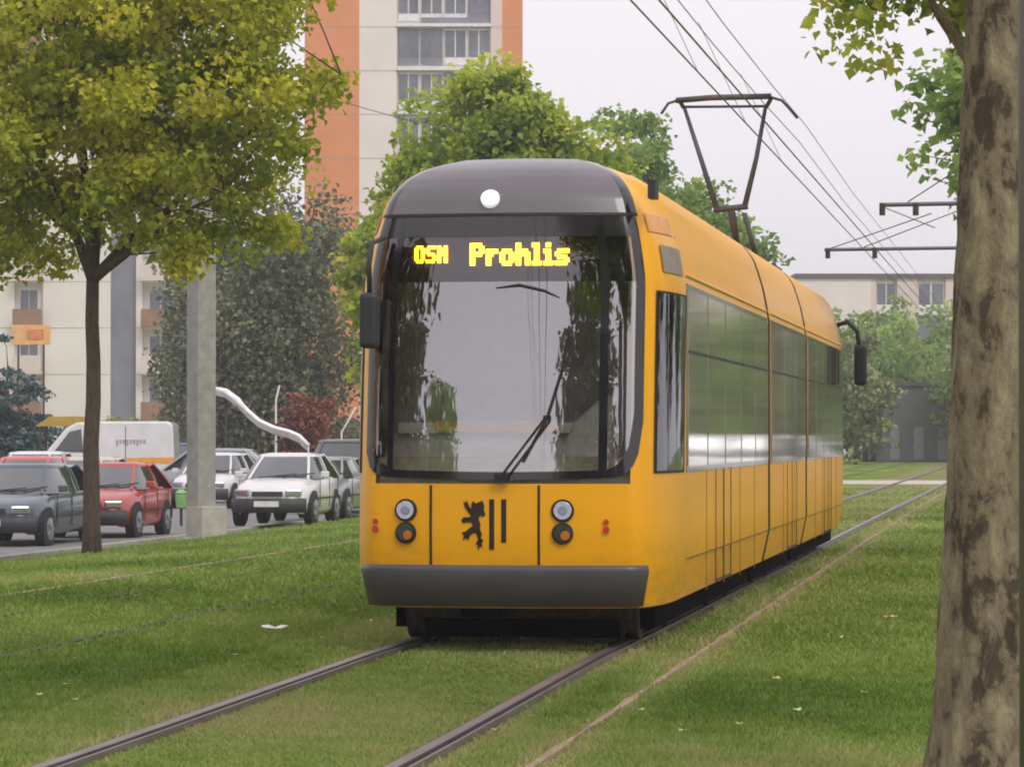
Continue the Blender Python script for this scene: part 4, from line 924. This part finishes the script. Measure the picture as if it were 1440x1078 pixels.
# pantograph
PV = 18.0
pan = empty('pantograph', (0, PV, 3.28)); pan.parent = tram
def PP(px, py, dv=0):
    """point of the pantograph plane seen at a photo pixel, in its local frame"""
    P0 = trk(S0, LT); ray = Vector(((px-CX)/F, 1, (HOR-py)/F)); vv = PV+dv
    # solve P = ray*k, with v component = vv
    k = (vv + (P0.x*ST+P0.y*CT)) / (ray.x*ST+ray.y*CT); P = ray*k; u_ = (P.x-P0.x)*CT-(P.y-P0.y)*ST
    return Vector((u_, dv, EYE+P.z-3.28))
mb = MB(); mb.tube([PP(951, 141, -.16), PP(1000, 137, -.16), PP(1085, 135, -.16)], .034, 8); mb.tube([PP(958, 150, .16), PP(1078, 149, .16)], .016, 8)
for px in (955, 1084): mb.tube([PP(px, 140, -.16), PP(px+(6 if px < 1000 else -6), 150, .16)], .025, 8)
mb.build('collector_head', wirem, pan, smooth=True)
for pts in ([PP(953, 141, -.16), PP(940, 145, -.16), PP(930, 160, -.16)], [PP(1083, 136, -.16), PP(1100, 141, -.16), PP(1112, 154, -.16), PP(1122, 166, -.16)]): mb = MB(); mb.tube(pts, .016, 8); mb.build('horn', wirem, pan, smooth=True)
mb = MB(); mb.tube([PP(963, 152, .1), PP(985, 220, 0), PP(1009, 296, -.1)], [.022, .028, .034], 8); mb.tube([PP(1077, 150, .1), PP(1064, 222, 0), PP(1047, 292, -.1)], [.022, .028, .034], 8)
mb.tube([PP(1004, 295, -.1), PP(1052, 290, -.1)], .035, 8); mb.build('upper_arm', wirem, pan, smooth=True)
mb = MB(); mb.tube([PP(1028, 293, -.1), Vector((0, .4, .2)), Vector((0, .9, .05))], .045, 8); mb.tube([Vector((.25, .2, .05)), PP(1047, 300, -.08)], .03, 8); mb.build('lower_arm', wirem, pan, smooth=True)
mb = MB(); mb.box((0, .5, .05), (.9, 1.3, .08)); mb.build('base_frame', rust, pan, bevel=.02)

# ------------------------------------------------------------------ fallen leaves and litter
def on_ground(px, py):
    Z = F*EYE/(py-HOR)
    for _ in range(3): p = at(px, HOR, Z); L = -p.x*CT+p.y*ST; Z = F*(EYE-gz(L))/(py-HOR)
    p = at(px, HOR, Z); p.z = gz(-p.x*CT+p.y*ST); return p
lf = [(0, 0), (.3, .35), (.25, .6), (.55, .55), (.7, .85), (1, .5), (1.25, .55), (1.15, .25), (1.5, 0), (1.15, -.25), (1.2, -.55), (.95, -.5), (.7, -.8), (.5, -.5), (.2, -.6), (.3, -.3)]
ly = mat('fallen_leaf_yellow', (.55, .48, .16), .7, 0, 20, .25); lb = mat('fallen_leaf_pale', (.62, .6, .42), .7, 0, 20, .2)
def fleaf(px, py, size, m, label, nm='fallen_leaf', cat='leaf', grp='fallen leaves on the grass'):
    mb = MB(); a = random.random()*6.28; n = len(lf); vs = []
    for x, y in lf:
        X_, Y_ = (x-.7)*size, y*size; vs.append((X_*math.cos(a)-Y_*math.sin(a), X_*math.sin(a)+Y_*math.cos(a), .045+.35*size*(x-.7)**2+random.random()*.25*size))
    vs.append((0, 0, .05)); mb.add(vs, [(i, (i+1) % n, n) for i in range(n)]); o = mb.build(nm, m); o.location = on_ground(px, py); return tag(o, label, cat, grp)
for px, py in ((520, 881), (497, 866), (462, 876), (470, 853), (110, 936), (106, 995), (55, 988), (560, 868), (95, 973), (330, 930), (455, 905), (1090, 965), (900, 1010), (960, 1040), (700, 1040), (1180, 905), (1040, 1030), (930, 930), (1120, 1010), (1215, 985)):
    fleaf(px, py, .026+.022*random.random(), ly if random.random() < .6 else lb, 'small pale yellow fallen leaf lying on the grass')
fleaf(1252, 877, .075, ly, 'larger cream fallen leaf on the right lawn beside the thick trunk', grp=None)
fleaf(739, 908, .05, lb, 'whitish leaf lying between the rails in front of the tram', grp=None)
mb = MB(); wpz = mat('white_paper', (.85, .87, .82), .6)
mb.grid([[((i-2)*.045+random.random()*.01, (j-1)*.07, .05+.03*random.random()) for i in range(5)] for j in range(3)]); o = mb.build('paper_scrap', wpz, smooth=False); o.location = on_ground(386, 893); tag(o, 'white scrap of paper on the grass left of the tram', 'litter')

# ------------------------------------------------------------------ haze
hm = bpy.data.materials.new('haze'); hm.use_nodes = True; t = hm.node_tree; t.nodes.clear()
o_ = t.nodes.new('ShaderNodeOutputMaterial'); pv = t.nodes.new('ShaderNodeVolumePrincipled'); pv.inputs['Color'].default_value = (.93, .92, .95, 1); pv.inputs['Density'].default_value = .0008; pv.inputs['Anisotropy'].default_value = .2
t.links.new(pv.outputs[0], o_.inputs['Volume'])
mb = MB(); mb.box((60, 270, 20.0), (1700, 1560, 44)); tag(mb.build('haze', hm), kind='stuff')
